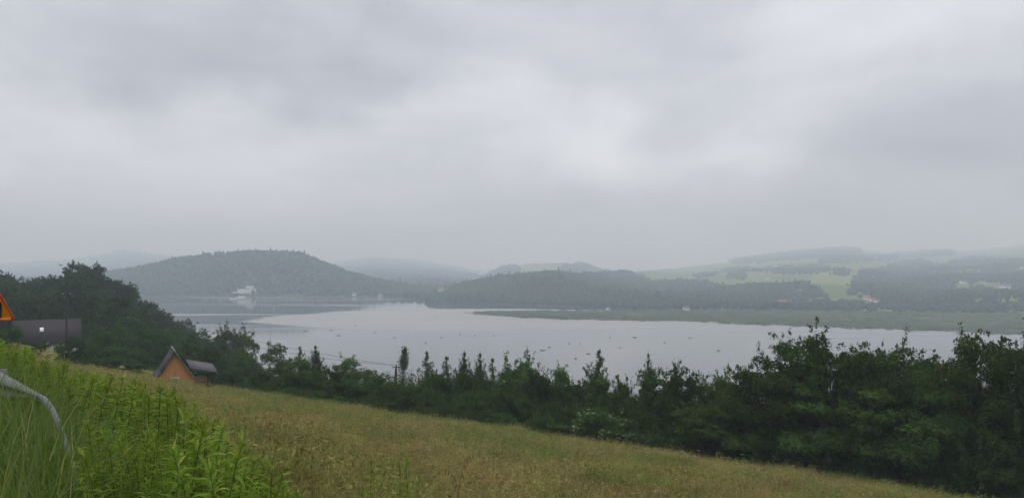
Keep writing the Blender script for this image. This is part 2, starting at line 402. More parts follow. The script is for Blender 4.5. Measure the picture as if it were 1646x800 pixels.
def far_crown(seed, mat, spire=False):
    g = np.random.default_rng(seed); bm = bmesh.new(); bmesh.ops.create_icosphere(bm, subdivisions=2, radius=.46)
    ph = g.uniform(0, 6, 6)
    for v in bm.verts:
        p = v.co; k = 1 + .22 * math.sin(p.x * 9 + ph[0]) * math.sin(p.y * 8 + ph[1]) + .18 * math.sin(p.z * 11 + ph[2]) + g.uniform(-.09, .09)
        v.co = Vector((p.x * k, p.y * k, (p.z * k + .42) * (1.7 if spire else 1.15)))
        if spire: t = max(.15, 1 - v.co.z / 1.7); v.co.x *= t * 1.2; v.co.y *= t * 1.2
    V = np.array([v.co[:] for v in bm.verts]); T = np.array([[v.index for v in f.verts] for f in bm.faces]); bm.free()
    U = unit(g, 90); U = U[U[:, 2] > -.3]; LV, LQ = leaf_faces(U * [.5, .5, .5] + [0, 0, .48], U + [0, 0, .5], .2, g)
    if spire: LV[:, 0:2] *= np.clip(1 - LV[:, 2:3] / 1.1, .2, 1)
    return mesh('crown', np.vstack([V, LV]), [T, LQ + len(V)], mat)
def inpoly(x, y, poly):
    ins = np.zeros(len(x), bool); p = np.array(poly, float)
    for i in range(len(p)):
        (x1, y1), (x2, y2) = p[i], p[i - 1]
        c = ((y1 > y) != (y2 > y)) & (x < (x2 - x1) * (y - y1) / (y2 - y1 + 1e-9) + x1); ins ^= c
    return ins
M['far_leaf'] = foliage('far_leaves', (.024, .046, .018), (.054, .086, .032), objvar=.3, big=.02, world=True)
CROWNS = [far_crown(i, M['far_leaf']) for i in range(5)] + [far_crown(9, M['far_leaf'], True)]
def forest(hill, n, x0, x1, seed, label, polys=None, holes=(), size=(8, 13), sparse=None):
    X, Y, Z, px, py = hill.scatter(n, x0, x1, seed, 40, .35 if hill is HE else 1.0)
    g = np.random.default_rng(seed + 1)
    keep = np.ones(len(X), bool)
    if polys is not None:
        jx, jy = px + g.normal(size=len(px)) * 3, py - 5 + g.normal(size=len(px)) * 1.2
        keep = np.zeros(len(X), bool)
        for p in polys: keep |= inpoly(jx, jy, p)
        for p in holes: keep &= ~inpoly(jx, jy, p)
    if hill is HE:                    # every farm keeps its yard and its view down the slope clear
        for q in YARDS: keep &= ~((np.abs(X - q.x * Y / q.y) < 13 + q.y * .002) & (Y > q.y * .955 - 25) & (Y < q.y + 12))
    X, Y, Z = X[keep], Y[keep], Z[keep]; n = len(X)
    h = g.uniform(*size, n) * np.maximum(1, Y / 3000) * (1 + .25 * np.sin(X * .02) * np.sin(Y * .017)); w = h * g.uniform(.75, 1.1, n)
    return scatter_object('forest', np.stack([X, Y, Z - .4], -1), np.stack([0 * X, 0 * X, g.uniform(0, 6.28, n)], -1), np.stack([w, w, h], -1), np.where(g.random(n) < .03, 5, g.integers(0, 5, n)), CROWNS, label)
HS = [(1063, 450, 24, 8, 3.2, .15, 'white', 'roof_grey', 'long low pale farm shed on the meadow below the hill crest'),
      (1086, 448.5, 13, 9, 4.5, -.3, 'white', 'roof_grey', 'white farmhouse just right of the long pale shed'),
      (1079, 439.5, 12, 9, 4, 0, 'cream', 'roof_grey', 'pale house alone on the yellow-green field above the farm'),
      (1069, 443, 5, 5, 7, .2, 'cream', 'roof_brown', 'narrow tall pale building behind the white farmhouse'),
      (1234, 449, 9, 8, 6, .4, 'white', 'roof_red', 'small white house with reddish roof at the wood edge'),
      (1243, 452, 8, 7, 4, -.2, 'cream', 'roof_grey', 'little pale house just below the reddish roofed one at the wood edge'),
      (1247, 430.5, 12, 9, 6, 0, 'white', 'roof_brown', 'pale house among the dark trees of the upper slope'),
      (1258, 489, 13, 9, 4.5, .1, 'orange', 'roof_red', 'orange walled house low down by the reed flats'),
      (1268, 490, 11, 8, 4, -.1, 'white', 'roof_grey', 'white annex standing beside the orange lakeside house'),
      (1405, 414.5, 26, 9, 5, .05, 'white', 'roof_grey', 'long white building high on the misty crest'),
      (1451, 410.5, 22, 9, 5, 0, 'white', 'roof_grey', 'second long pale building on the crest in the cloud'),
      (1468, 417, 9, 8, 6, .3, 'white', 'roof_grey', 'small white house at the top edge of the right wood'),
      (1344, 431, 16, 9, 4, .1, 'cream', 'roof_brown', 'brownish farm building between hedges in mid slope'),
      (1393, 483, 12, 9, 5, -.2, 'cream', 'roof_red', 'red roofed house half hidden in lakeside trees'),
      (1404, 487, 9, 8, 5, .4, 'white', 'roof_red', 'small white gable beside the red roofed lakeside house'),
      (1548, 457, 13, 9, 5, .5, 'white', 'roof_grey', 'white house at the left end of the bright clearing'),
      (1611, 464, 12, 9, 6, -.05, 'white', 'roof_grey', 'bright white house below the clearing at the right'),
      (1620, 465, 10, 9, 6, .05, 'white', 'roof_grey', 'white twin house touching the bright house below the clearing'),
      (1572, 427.5, 14, 9, 4, .2, 'cream', 'roof_grey', 'dim pale house above the right wood'),
      (1642, 432, 10, 8, 5, 0, 'white', 'roof_grey', 'pale house high at the right edge of the slope')]
YARDS = [HE.hit(q[0], q[1]) for q in HS]
forest(HA, 7500, -640, 810, 1, 'dense far wood covering the steep hill across the bay')
forest(HA2, 7000, -500, 600, 2, 'faint far wood on the ridge behind')
forest(HB, 14000, 420, 960, 3, 'misty far wood at the head of the lake')
forest(HC, 6500, 660, 1100, 4, 'hazy far wood on the meadow hill', [[(650, 480), (700, 462), (780, 438), (812, 424), (830, 424), (835, 436), (870, 440), (900, 436), (905, 424), (950, 420), (1100, 440), (1100, 480)]])
E_WOODS = [[(690, 495), (694, 468), (740, 456), (790, 446), (840, 438), (880, 434), (925, 441), (960, 437), (1010, 434), (1018, 442), (1045, 451), (1100, 449), (1140, 452), (1180, 456), (1230, 455), (1300, 452), (1322, 462), (1330, 474), (1290, 484), (1250, 492), (1262, 502), (700, 502)],
           [(1366, 472), (1360, 450), (1378, 437), (1400, 430), (1432, 424), (1450, 416), (1482, 414), (1502, 424), (1530, 418), (1560, 411), (1660, 414), (1900, 405), (2300, 400), (2300, 500), (1646, 482), (1470, 482)],
           [(1245, 490), (1330, 484), (1460, 481), (1660, 480), (2300, 490), (2300, 530), (1646, 509), (1245, 503)],
           [(1000, 439), (1030, 441), (1032, 444), (1000, 443)], [(1118, 437), (1150, 435), (1152, 438), (1120, 441)],
           [(1160, 428), (1235, 428), (1235, 431), (1160, 432)], [(1170, 437), (1196, 435), (1200, 443), (1172, 443)], [(1236, 424), (1330, 423), (1330, 430), (1300, 436), (1240, 434)],
           [(1320, 408), (1440, 408), (1440, 413), (1320, 418)], [(1340, 428), (1362, 430), (1364, 446), (1342, 440)], [(1440, 404), (1530, 400), (1530, 405), (1440, 411)], [(1180, 414), (1300, 400), (1380, 396), (1380, 404), (1300, 410), (1180, 420)]]
E_HOLES = [[(1285, 480), (1330, 474), (1392, 466), (1396, 470), (1340, 479), (1290, 484)], [(1330, 438), (1372, 440), (1372, 466), (1345, 466), (1325, 452)], [(1100, 452), (1150, 455), (1150, 458), (1100, 456)], [(1180, 450), (1235, 449), (1240, 454), (1185, 455)], [(1590, 470), (1646, 474), (1646, 478), (1590, 476)], [(1550, 458), (1565, 450), (1580, 446), (1612, 450), (1625, 456), (1600, 460), (1575, 456)], [(1548, 472), (1592, 478), (1582, 492), (1570, 494)], [(1400, 436), (1480, 434), (1470, 437), (1402, 439)], [(1520, 434), (1580, 426), (1584, 430), (1530, 438)], [(1440, 420), (1460, 421), (1462, 424), (1440, 424)]]
forest(HE, 130000, 655, 2150, 5, 'belts of far woodland between the fields of the long slope', E_WOODS, E_HOLES, (6.5, 11))

# reed flats: a long low island of reeds in front of the far shore
RX = [745, 770, 800, 840, 900, 1000, 1100, 1200, 1300, 1450, 1646, 2100]
RT = [503, 502.5, 501, 500.5, 500, 500, 500.5, 500, 500, 502, 505, 512]; RB = [503.4, 505, 507, 510, 512.5, 514.5, 516, 519, 522, 527, 535, 552]
px = np.arange(746, 2100, 6.0); Pp, Tt = np.meshgrid(px, np.linspace(0, 1, 26))
yy = np.interp(Pp, RX, RT) * (1 - Tt) + np.interp(Pp, RX, RB) * Tt + (1.3 * np.sin(Pp * .07) * np.sin(Pp * .023) + .7 * np.sin(Pp * .31) * np.sin(Pp * .113)) * Tt
Yr = -LAKE * F / (yy - HY); Xr = (Pp - CX) / F * Yr
hump = np.sin(np.pi * np.clip(Tt, 0, 1)) ** .3
Zr = LAKE - .3 + 1.2 * hump + .25 * np.sin(Xr * .12) * hump
M['reed_ground'] = plain('reed_ground', (.10, .125, .050), .95, var=.35, scale=.02)
tag(obj('island', grid_mesh('island', Xr, Yr, Zr, M['reed_ground'])), 'low reed flat along the far shore', kind='structure')
M['reed'] = foliage('reed_blades', (.10, .135, .05), (.175, .205, .085), objvar=.3, world=True, big=.02)
def reed_tuft(seed):
    g = np.random.default_rng(seed); n = 60
    p = g.normal(size=(n, 2)) * .8; h = g.uniform(.7, 1.5, n); a = g.uniform(0, 6.28, n); ln = g.normal(size=(n, 2)) * .25
    d = np.stack([np.cos(a), np.sin(a), 0 * a], -1) * .09; b0 = np.stack([p[:, 0], p[:, 1], 0 * h], -1); t = b0 + np.stack([ln[:, 0], ln[:, 1], h], -1)
    return mesh('reed_tuft', np.stack([b0 - d, b0 + d, t], 1).reshape(-1, 3), np.arange(n * 3).reshape(-1, 3), M['reed'])
g = np.random.default_rng(12); n = 9000
px = g.uniform(765, 2050, n); t = g.uniform(0, 1.0, n) + g.normal(size=n) * .05; y_ = np.interp(px, RX, RT) * (1 - t) + np.interp(px, RX, RB) * t
Y = -LAKE * F / (y_ - HY); X = (px - CX) / F * Y; s_ = g.uniform(.8, 2.0, n)
scatter_object('reed_bed', np.stack([X, Y, 0 * X + LAKE + .2], -1), np.stack([0 * X, 0 * X, g.uniform(0, 6.28, n)], -1), np.stack([s_ * 1.8, s_ * 1.8, s_], -1), g.integers(0, 3, n), [reed_tuft(i) for i in range(3)], 'green reeds growing on the low flats in the lake')

# ------------------------------------------------------------------ far houses
M['white'] = plain('white_render', (.82, .82, .80), .8, var=.06); M['cream'] = plain('cream_render', (.60, .56, .46), .8, var=.06)
M['roof_grey'] = plain('grey_roof', (.12, .115, .12), .7); M['roof_red'] = plain('red_roof', (.30, .11, .07), .8); M['roof_brown'] = plain('brown_roof', (.16, .09, .07), .8)
M['orange'] = plain('orange_render', (.50, .25, .12), .8, var=.08)
M['glass'] = plain('window_glass', (.03, .035, .04), .08, var=.2, spec=.6)
def far_house(p, w, d, h, rz, wall, roof, label, group='houses scattered over the far slopes'):
    t = empty('house', p, rz)
    m = MB(); m.box(-w / 2, w / 2, -d / 2, d / 2, -2.5, h)
    m.add([(-w / 2, -d / 2, h), (-w / 2, d / 2, h), (-w / 2, 0, h + d * .42)], T=[(0, 2, 1)]); m.add([(w / 2, -d / 2, h), (w / 2, d / 2, h), (w / 2, 0, h + d * .42)], T=[(0, 1, 2)])
    m.build('wall', wall, t)
    r = MB(); e = .5
    for s in (-1, 1):
        q = [(-w / 2 - e, s * (d / 2 + e), h - e * .84), (w / 2 + e, s * (d / 2 + e), h - e * .84), (w / 2 + e, 0, h + d * .42), (-w / 2 - e, 0, h + d * .42)]
        r.slab(q if s < 0 else q[::-1], (0, 0, .25))
    ro = r.build('roof', roof, t); c = MB(); c.box(-.5, .4, .3, 1.1, h + d * .2, h + d * .42 + 1.0); c.build('chimney', M['roof_brown'], ro)
    wmx = MB(); wmx.box(-.6, .6, -.05, .05, -.7, .7); wme = wmx.mesh('window', M['glass'])
    for i in range(max(2, int(w / 3.6))):
        for zz in ((1.6, 4.3) if h > 4.6 else (1.7,)):
            o = obj('window', wme, t); o.location = (-w / 2 + (i + .5) * w / max(2, int(w / 3.6)), -d / 2 - .02, zz)
    return tag(t, label, 'house', group)
for (x, y, w, d, h, rz, wl, rf, lab) in HS:
    far_house(HE.hit(x, y), w, d, h, rz + math.atan2(-(x - CX), F) * .9, M[wl], M[rf], lab)
far_house(HA.hit(569, 475), 9, 7, 4, .2, M['white'], M['roof_grey'], 'small bright white house on the shore under the steep hill', 'houses at the head of the lake')
far_house(HA.hit(612, 476.5), 12, 7, 3.5, .2, M['cream'], M['roof_grey'], 'dim pale shed on the shore right of the small white house', 'houses at the head of the lake')
far_house(HE.hit(709, 474) + Vector((0, 0, 6)), 13, 9, 6, 0, M['cream'], M['roof_red'], 'pale house with reddish roof above the head of the lake', 'houses at the head of the lake')
far_house(HE.hit(730, 482) + Vector((0, -8, 1)), 6, 6, 4.5, 0, M['white'], M['roof_grey'], 'little white boathouse at the foot of the wooded point', 'houses at the head of the lake')
far_house(Vector(((1103 - CX) / F * 1215, 1215, LAKE + 1.2)), 9, 6, 2.6, 0, M['white'], M['roof_grey'], 'low white hut on the far edge of the reeds', 'houses at the head of the lake')

# the white lakeside hotel
hp = HA.hit(404, 472)
ho = empty('hotel', (hp.x, hp.y - 4, hp.z), math.atan2(-(404 - CX), F))
m = MB(); m.box(-4, 24, 0, 13, -4, 11); m.build('wall', M['white'], ho)
m = MB(); m.box(-27, -4.05, 1, 13, 4.5, 10.5); m.build('wall', M['white'], ho)
m = MB(); m.box(-10, 6, 3, 11, 11.05, 16.5); m.build('roof_storey', M['white'], ho)
m = MB(); m.box(-36, -4.1, -3, 12, 3.4, 4.4); m.box(-24, -4.1, -5, 12, .4, 1.3); m.box(-36, -4.1, 2, 12, 1.35, 3.35); m.build('terrace', M['white'], ho)
m = MB(); m.box(-27.4, 24.4, -.4, 13.4, 11.0, 11.04); m.box(-10.4, 6.4, 2.6, 11.4, 16.55, 16.9); m.build('roof', M['roof_grey'], ho)
m = MB(); m.box(14, 20, -2.2, -.05, -2, 3.2); m.build('porch', M['white'], ho)
wmx = MB(); wmx.box(-.75, .75, -.08, .08, -.7, .7); wme = wmx.mesh('window', M['glass'])
for i in range(8):
    for k in range(3):
        o = obj('window', wme, ho); o.location = (-2.2 + i * 3.5, -.04, 1.8 + k * 3.4)
for i in range(6):
    o = obj('window', wme, ho); o.location = (-25 + i * 3.8, .96, 7.4)
tag(ho, 'long white hotel with stepped terraces on the shore under the steep wooded hill', 'hotel')
far_house(Vector((hp.x + 52, hp.y + 6, hp.z + 2)), 9, 8, 5, .3, M['white'], M['roof_grey'], 'single pale villa right of the long white hotel', 'houses at the head of the lake')
# boats and rafts moored below the hotel
M['boat'] = plain('white_paint', (.8, .8, .8), .4)
def boat(x, y, L, rz, label):
    Y = -LAKE * F / (y - HY); t = empty('boat', ((x - CX) / F * Y, Y, LAKE), rz)
    n = 9; s_ = np.linspace(0, 1, n); hw = .17 * L * np.sqrt(np.clip(1 - s_ ** 3, 0, 1)) + .02; xx = (s_ - .5) * L
    V = []; Q = []
    for i in range(n): V += [(xx[i], -hw[i], .9 + .3 * s_[i]), (xx[i], -hw[i] * .6, -.35), (xx[i], hw[i] * .6, -.35), (xx[i], hw[i], .9 + .3 * s_[i])]
    for i in range(n - 1):
        for j in range(3): Q.append((i * 4 + j, i * 4 + 4 + j, i * 4 + 5 + j, i * 4 + 1 + j))
        Q.append((i * 4 + 3, i * 4 + 7, i * 4 + 4, i * 4))
    m = MB(); m.add(V, Q + [(0, 1, 2, 3)]); m.build('hull', M['boat'], t)
    m = MB(); m.box(-.22 * L, .1 * L, -.1 * L, .1 * L, .95, 2.3); m.build('cabin', M['boat'], t)
    m = MB(); m.box(-.2 * L, .102 * L, -.102 * L, .102 * L, 1.5, 2.0); m.build('window', M['glass'], t)
    return tag(t, label, 'boat', 'white boats and rafts on the lake')
boat(372, 480.5, 8, .1, 'white boat moored farther left below the hotel'); boat(379, 480.3, 8, -.1, 'white boat moored right beside its twin below the hotel')
boat(977, 496.5, 6, .3, 'small white boat in front of the reeds in mid lake')
boat(690, 485, 9, 0, 'pale boat at the head of the lake, nearer the long hill'); boat(713, 484.5, 7, .2, 'pale boat at the head of the lake, nearer the wooded point')
pt = empty('pontoon', tuple(Vector(((388 - CX) / F * 1640, 1640, LAKE))), .1)
m = MB(); m.box(-11, 9, -2, 2, .3, .9); m.build('deck', M['white'], pt)
for k in range(3):
    m = MB(); m.tube([(-10 + k * 9, 1.8, -1), (-10 + k * 9, 1.8, 2)], .25); m.build('post', M['bark'], pt)
m = MB(); m.box(-7, 7, -.6, 1.8, .95, 2.9); m.build('cabin', M['white'], pt)
tag(pt, 'white floating pontoon below the terraces of the hotel', 'pontoon')

# driftwood floating on the lake
M['drift'] = plain('wet_driftwood', (.075, .065, .05), .8, var=.4, scale=2)
DW = [(545, 539, 7, 'largest dark driftwood clump on the left half of the lake'), (602, 534, 5, ''), (634, 542.5, 4, ''), (571, 523, 5, ''), (532, 531, 4, ''), (492, 532, 7, ''), (684, 551, 4, ''), (709, 542, 4, ''), (740, 537, 6, ''),
      (794, 540, 4, ''), (700, 509, 4, ''), (873, 563, 12, 'broad raft of driftwood in the middle of the lake'), (883, 558, 4, ''), (915, 552, 4, ''), (925, 576, 6, 'dark driftwood lump nearest the pointed birch top'), (947, 568.5, 8, 'thin driftwood streak right of mid lake'), (980, 542, 4, ''),
      (1020, 542, 9, 'long thin driftwood streak in mid lake towards the reeds'), (932, 552.5, 3, ''), (1155, 563.5, 6, 'lone driftwood streak left of the big dark trees'), (1108, 543, 6, ''), (1068, 550.5, 4, ''), (996, 559, 3, ''), (1248, 540, 8, 'faint grey driftwood streak above the big dark trees'), (763, 540, 3, ''), (838, 526, 3, '')]
dg_ = np.random.default_rng(3)
for (x, y, wpx, lab) in DW:
    Y = -LAKE * F / (y - HY); w = wpx / F * Y; t = MB()
    for k in range(9):
        a = dg_.normal() * .25; c = np.array([dg_.normal() * w * .22, dg_.normal() * .9, .06 + abs(dg_.normal()) * .12]); L = w * dg_.uniform(.2, .5)
        dv = np.array([math.cos(a), math.sin(a), dg_.normal() * .04]) * L / 2
        t.tube([c - dv, c + dv * .1 + [0, .1, .08], c + dv], [.2, .24, .1], 5)
    for k in range(3):
        c = np.array([dg_.normal() * w * .15, dg_.normal() * .4, .1]); t.tube([c, c + [dg_.normal() * .6, .1, dg_.uniform(.1, .5)]], [.11, .04], 4)
    o = t.build('driftwood', M['drift']); o.location = ((x - CX) / F * Y, Y, LAKE)
    tag(o, lab or 'small dark speck of driftwood floating on the open grey lake', 'driftwood', 'driftwood floating on the lake')

# ------------------------------------------------------------------ near trees
def limbs_mesh(paths, mat):
    m = MB()
    for P, r in paths: m.tube(P, r, 6)
    return m.mesh('trunk', mat, True)
def arc(a, b_, sag, n=5):
    t = np.linspace(0, 1, n)[:, None]; a = np.array(a, float); b_ = np.array(b_, float)
    return a + (b_ - a) * t + np.array([0, 0, 1.]) * sag * np.sin(np.pi * t)
def make_tree(kind, seed, mat, leaf=.30, count=9000, H=10.0, Wd=7.0, bark='bark', flowers=0):
    g = np.random.default_rng(seed); P = []; N = []; limbs = []
    lean = g.normal(size=2) * .25
    if kind in ('broad', 'ash', 'bush'):
        nb = {'broad': 34, 'ash': 26, 'bush': 26}[kind]
        zc, rz = {'broad': (.58, .43), 'ash': (.60, .42), 'bush': (.45, .55)}[kind]
        C_ = []
        while len(C_) < nb:
            u = unit(g, 1)[0] * g.uniform(.35, 1.0) ** .6
            c = np.array([u[0] * Wd * .40, u[1] * Wd * .40, H * (zc + rz * .86 * u[2])])
            if c[2] > H * .10: C_.append(c)
        C_ = np.array(C_); rad = g.uniform(.10, .19, nb) * Wd * {'broad': 1, 'ash': .8, 'bush': 1.0}[kind]
        k = np.maximum((count * rad ** 2 / (rad ** 2).sum()).astype(int), 20)
        for c, r, kk in zip(C_, rad, k):
            U = unit(g, kk); rr = r * g.uniform(.35, 1.0, kk) ** .35 * (1 + .25 * np.sin(U[:, 0] * 5 + c[0]) * np.sin(U[:, 1] * 6))
            U = np.where((U[:, 2:] < -.2) & (g.random((kk, 1)) < .6), U * [1, 1, -1], U); q = c + U * rr[:, None] * [1, 1, .66]
            P.append(q); N.append(U * .9 + [0, 0, .5] + g.normal(size=(kk, 3)) * .35)
        ns = 70 if kind != 'ash' else 120      # twigs breaking the outline
        for i in range(ns):
            c = C_[g.integers(nb)]; U = unit(g, 1)[0]; U[2] = abs(U[2]) * 1.1 + .15; o0 = np.array([0, 0, H * zc])
            st = c + U * g.uniform(.5, .9) * Wd * .16; L = g.uniform(.4, 1.1) * (1.3 if kind == 'ash' else 1); kk = 22
            t = np.sort(g.random(kk)); q = st + U * (t * L)[:, None] + g.normal(size=(kk, 3)) * .12 - np.array([0, 0, .35]) * (t ** 2)[:, None] * L
            P.append(q); N.append(g.normal(size=(kk, 3)) * .6 + [0, 0, .7])
            if i % 3 == 0: limbs.append(([st, st + U * L], [.025, .008]))
        base = [0, 0, -1.0]; fork = np.array([lean[0], lean[1], H * (.28 if kind != 'bush' else .1)])
        top = np.array([lean[0] * 2, lean[1] * 2, H * .8]); limbs.append((np.array([base, fork * [.5, .5, .5], fork, (fork + top) / 2, top]), [H * .022, H * .019, H * .016, H * .010, H * .003]))
        for i in g.permutation(nb)[:16]:
            s_ = fork + (top - fork) * g.uniform(0, .6); limbs.append((arc(s_, C_[i], H * .03), np.linspace(H * .009, H * .002, 5)))
    else:                                       # birch, poplar: a leader with side branches
        n = 130 if kind == 'birch' else 80
        top = np.array([lean[0] * 1.5, lean[1] * 1.5, H])
        z = np.linspace(-1, H * .98, 9); sp = np.stack([top[0] * (z / H) + .12 * np.sin(z * .9 + seed), top[1] * (z / H) + .1 * np.cos(z * .8), z], -1)
        limbs.append((sp, np.linspace(H * .014, H * .0022, 9)))
        per = count // n
        for i in range(n):
            t = .08 + .92 * g.random() ** 1.05; a = g.uniform(0, 6.28)
            if kind == 'birch': L = Wd * .5 * min(1, ((1 - t) * 1.8) ** .9 + .02) * g.uniform(.3, 1.5); rise = .5
            else: L = Wd * .5 * (min(1, (1 - t) * 2.0 + .08)) * g.uniform(.5, 1.2); rise = 1.3
            s_ = np.array([top[0] * t, top[1] * t, H * t * .97]); e = s_ + np.array([math.cos(a) * L, math.sin(a) * L, L * rise])
            path = arc(s_, e, L * .12); limbs.append((path, np.linspace(.05 * (1.2 - t) + .008, .006, 5)))
            if kind == 'birch':
                ns = 6; kk = max(3, int(per / ns * 1.7 * L / (Wd * .5)))
                for j in range(ns):
                    f = g.uniform(.1, 1.0); o0 = s_ + (e - s_) * f + np.array([0, 0, L * .1]); hl = g.uniform(.25, 1.3) * min(1, L * .9)
                    dd = g.random(kk); q = o0 + np.stack([g.normal(size=kk) * .10 + dd * g.normal() * .16, g.normal(size=kk) * .10, -dd * hl + .1], -1)
                    P.append(q); N.append(g.normal(size=(kk, 3)) + [0, 0, .25])
            else:
                f = g.random(per); q = s_ + (e - s_) * f[:, None] + g.normal(size=(per, 3)) * .2
                P.append(q); N.append(g.normal(size=(per, 3)) * .8 + [0, 0, .4])
        q = top + np.stack([g.normal(size=60) * .08, g.normal(size=60) * .08, -g.random(60) ** .7 * 2.6 + .05], -1); P.append(q); N.append(g.normal(size=(60, 3)))
    P = np.vstack(P); N = np.vstack(N); ok = P[:, 2] > .05; P, N = P[ok], N[ok]
    V, Q = leaf_faces(P, N, leaf, g, .62)
    r = empty({'broad': 'broadleaf_tree', 'ash': 'ash_tree', 'bush': 'bush', 'birch': 'birch_tree', 'poplar': 'poplar_tree'}[kind])
    obj('crown', mesh('crown', V, Q, mat), r)
    obj('trunk', limbs_mesh(limbs, M[bark]), r)
    if flowers:
        # flat creamy umbels on the outside of the crown
        cen = P.mean(0); d = P - cen; d /= np.array([Wd * .45, Wd * .45, H * .5]); rr = np.linalg.norm(d, axis=1); cand = np.where((rr > .72) & (d[:, 1] < .35))[0]
        pick = g.choice(cand, flowers); q = P[pick] + d[pick] * .12; FV = []; FQ = []
        cc = np.repeat(q, 14, 0) + g.normal(size=(flowers * 14, 3)) * [.08, .08, .03]
        FV, FQ = leaf_faces(cc, np.tile([0, -.5, .8], (len(cc), 1)) + g.normal(size=(len(cc), 3)) * .3, .06, g, .9)
        obj('blossom', mesh('blossom', FV, FQ, M['flower']), r)
    r['H'], r['Wd'] = H, Wd
    return r
PRO = {}
USED = set()
def proto(k, *a, **kw): PRO[k] = make_tree(*a, **kw)
proto('broad0', 'broad', 11, M['leaf_dark'], .26, 15000, 13, 10); proto('broad1', 'broad', 12, M['leaf_dark'], .27, 15000, 12, 9); proto('broad2', 'broad', 13, M['leaf_mid'], .27, 12000, 10, 8)
proto('ash0', 'ash', 21, M['leaf_mid'], .26, 10500, 10, 7); proto('ash1', 'ash', 22, M['leaf_dark'], .26, 8500, 9, 6)
proto('birch0', 'birch', 31, M['leaf_birch'], .20, 13000, 11, 5.6, bark='birch_bark'); proto('birch1', 'birch', 32, M['leaf_birch'], .20, 12000, 10, 6.0, bark='birch_bark'); proto('birch2', 'birch', 33, M['leaf_birch'], .20, 14000, 11, 6.6, bark='birch_bark')
proto('poplar0', 'poplar', 41, M['leaf_birch'], .20, 5200, 12, 3.0)
proto('bush0', 'bush', 51, M['leaf_bush'], .22, 9000, 5, 5.5); proto('bush1', 'bush', 52, M['leaf_dark'], .22, 9000, 5.5, 5.5); proto('bush2', 'bush', 53, M['leaf_bush'], .20, 9000, 5, 6)
proto('elder0', 'bush', 61, M['leaf_bush'], .20, 9000, 4.6, 5.6, flowers=95)
proto('valley0', 'broad', 71, M['leaf_valley'], .30, 7000, 9, 8); proto('valley1', 'broad', 72, M['leaf_valley'], .30, 7000, 8, 7.5); proto('valley2', 'bush', 73, M['leaf_valley'], .28, 6000, 6, 6)
proto('knoll0', 'broad', 81, M['leaf_knoll'], .55, 4200, 13, 10.5); proto('knoll1', 'broad', 82, M['leaf_knoll'], .52, 4200, 14, 9.5); proto('knoll2', 'broad', 83, M['leaf_knoll'], .55, 4000, 12, 11); proto('knoll3', 'ash', 84, M['leaf_knoll'], .45, 3600, 13, 9)
def put(k, X, Y, z, h, w, label, cat, group, rz=None):
    p = PRO[k]; o = p if k not in USED else copy_tree(p); USED.add(k)
    o.location = (X, Y, z); o.rotation_euler = (0, 0, random.uniform(0, 6.28) if rz is None else rz)
    o.scale = (w / p['Wd'], w / p['Wd'], h / p['H'])
    return tag(o, label, cat, group)
def put_px(k, x, ytop, Y, wpx, label, cat='tree', group='trees along the lower edge of the meadow', sink=0.0):
    if group.startswith('flowering'):
        Y = 120.0
        while Y > edge((x - CX) / F * Y) + 1.2: Y -= .25
    if group.startswith(('trees along', 'shrubs')):       # the row stands below the meadow, never on it
        while Y < edge((x - CX) / F * Y) + 2.0: Y += .5
        if cat == 'tree': wpx *= 1.6 if k.startswith('birch') else 1.38
    X = (x - CX) / F * Y; zt = -(ytop - HY) / F * Y; z = gz(X, Y) - sink
    h = max(1.2, zt - z); w = wpx / F * Y
    return put(k, X, Y, z, h, w, label, cat, group, 0.0 if k == 'elder0' else None)
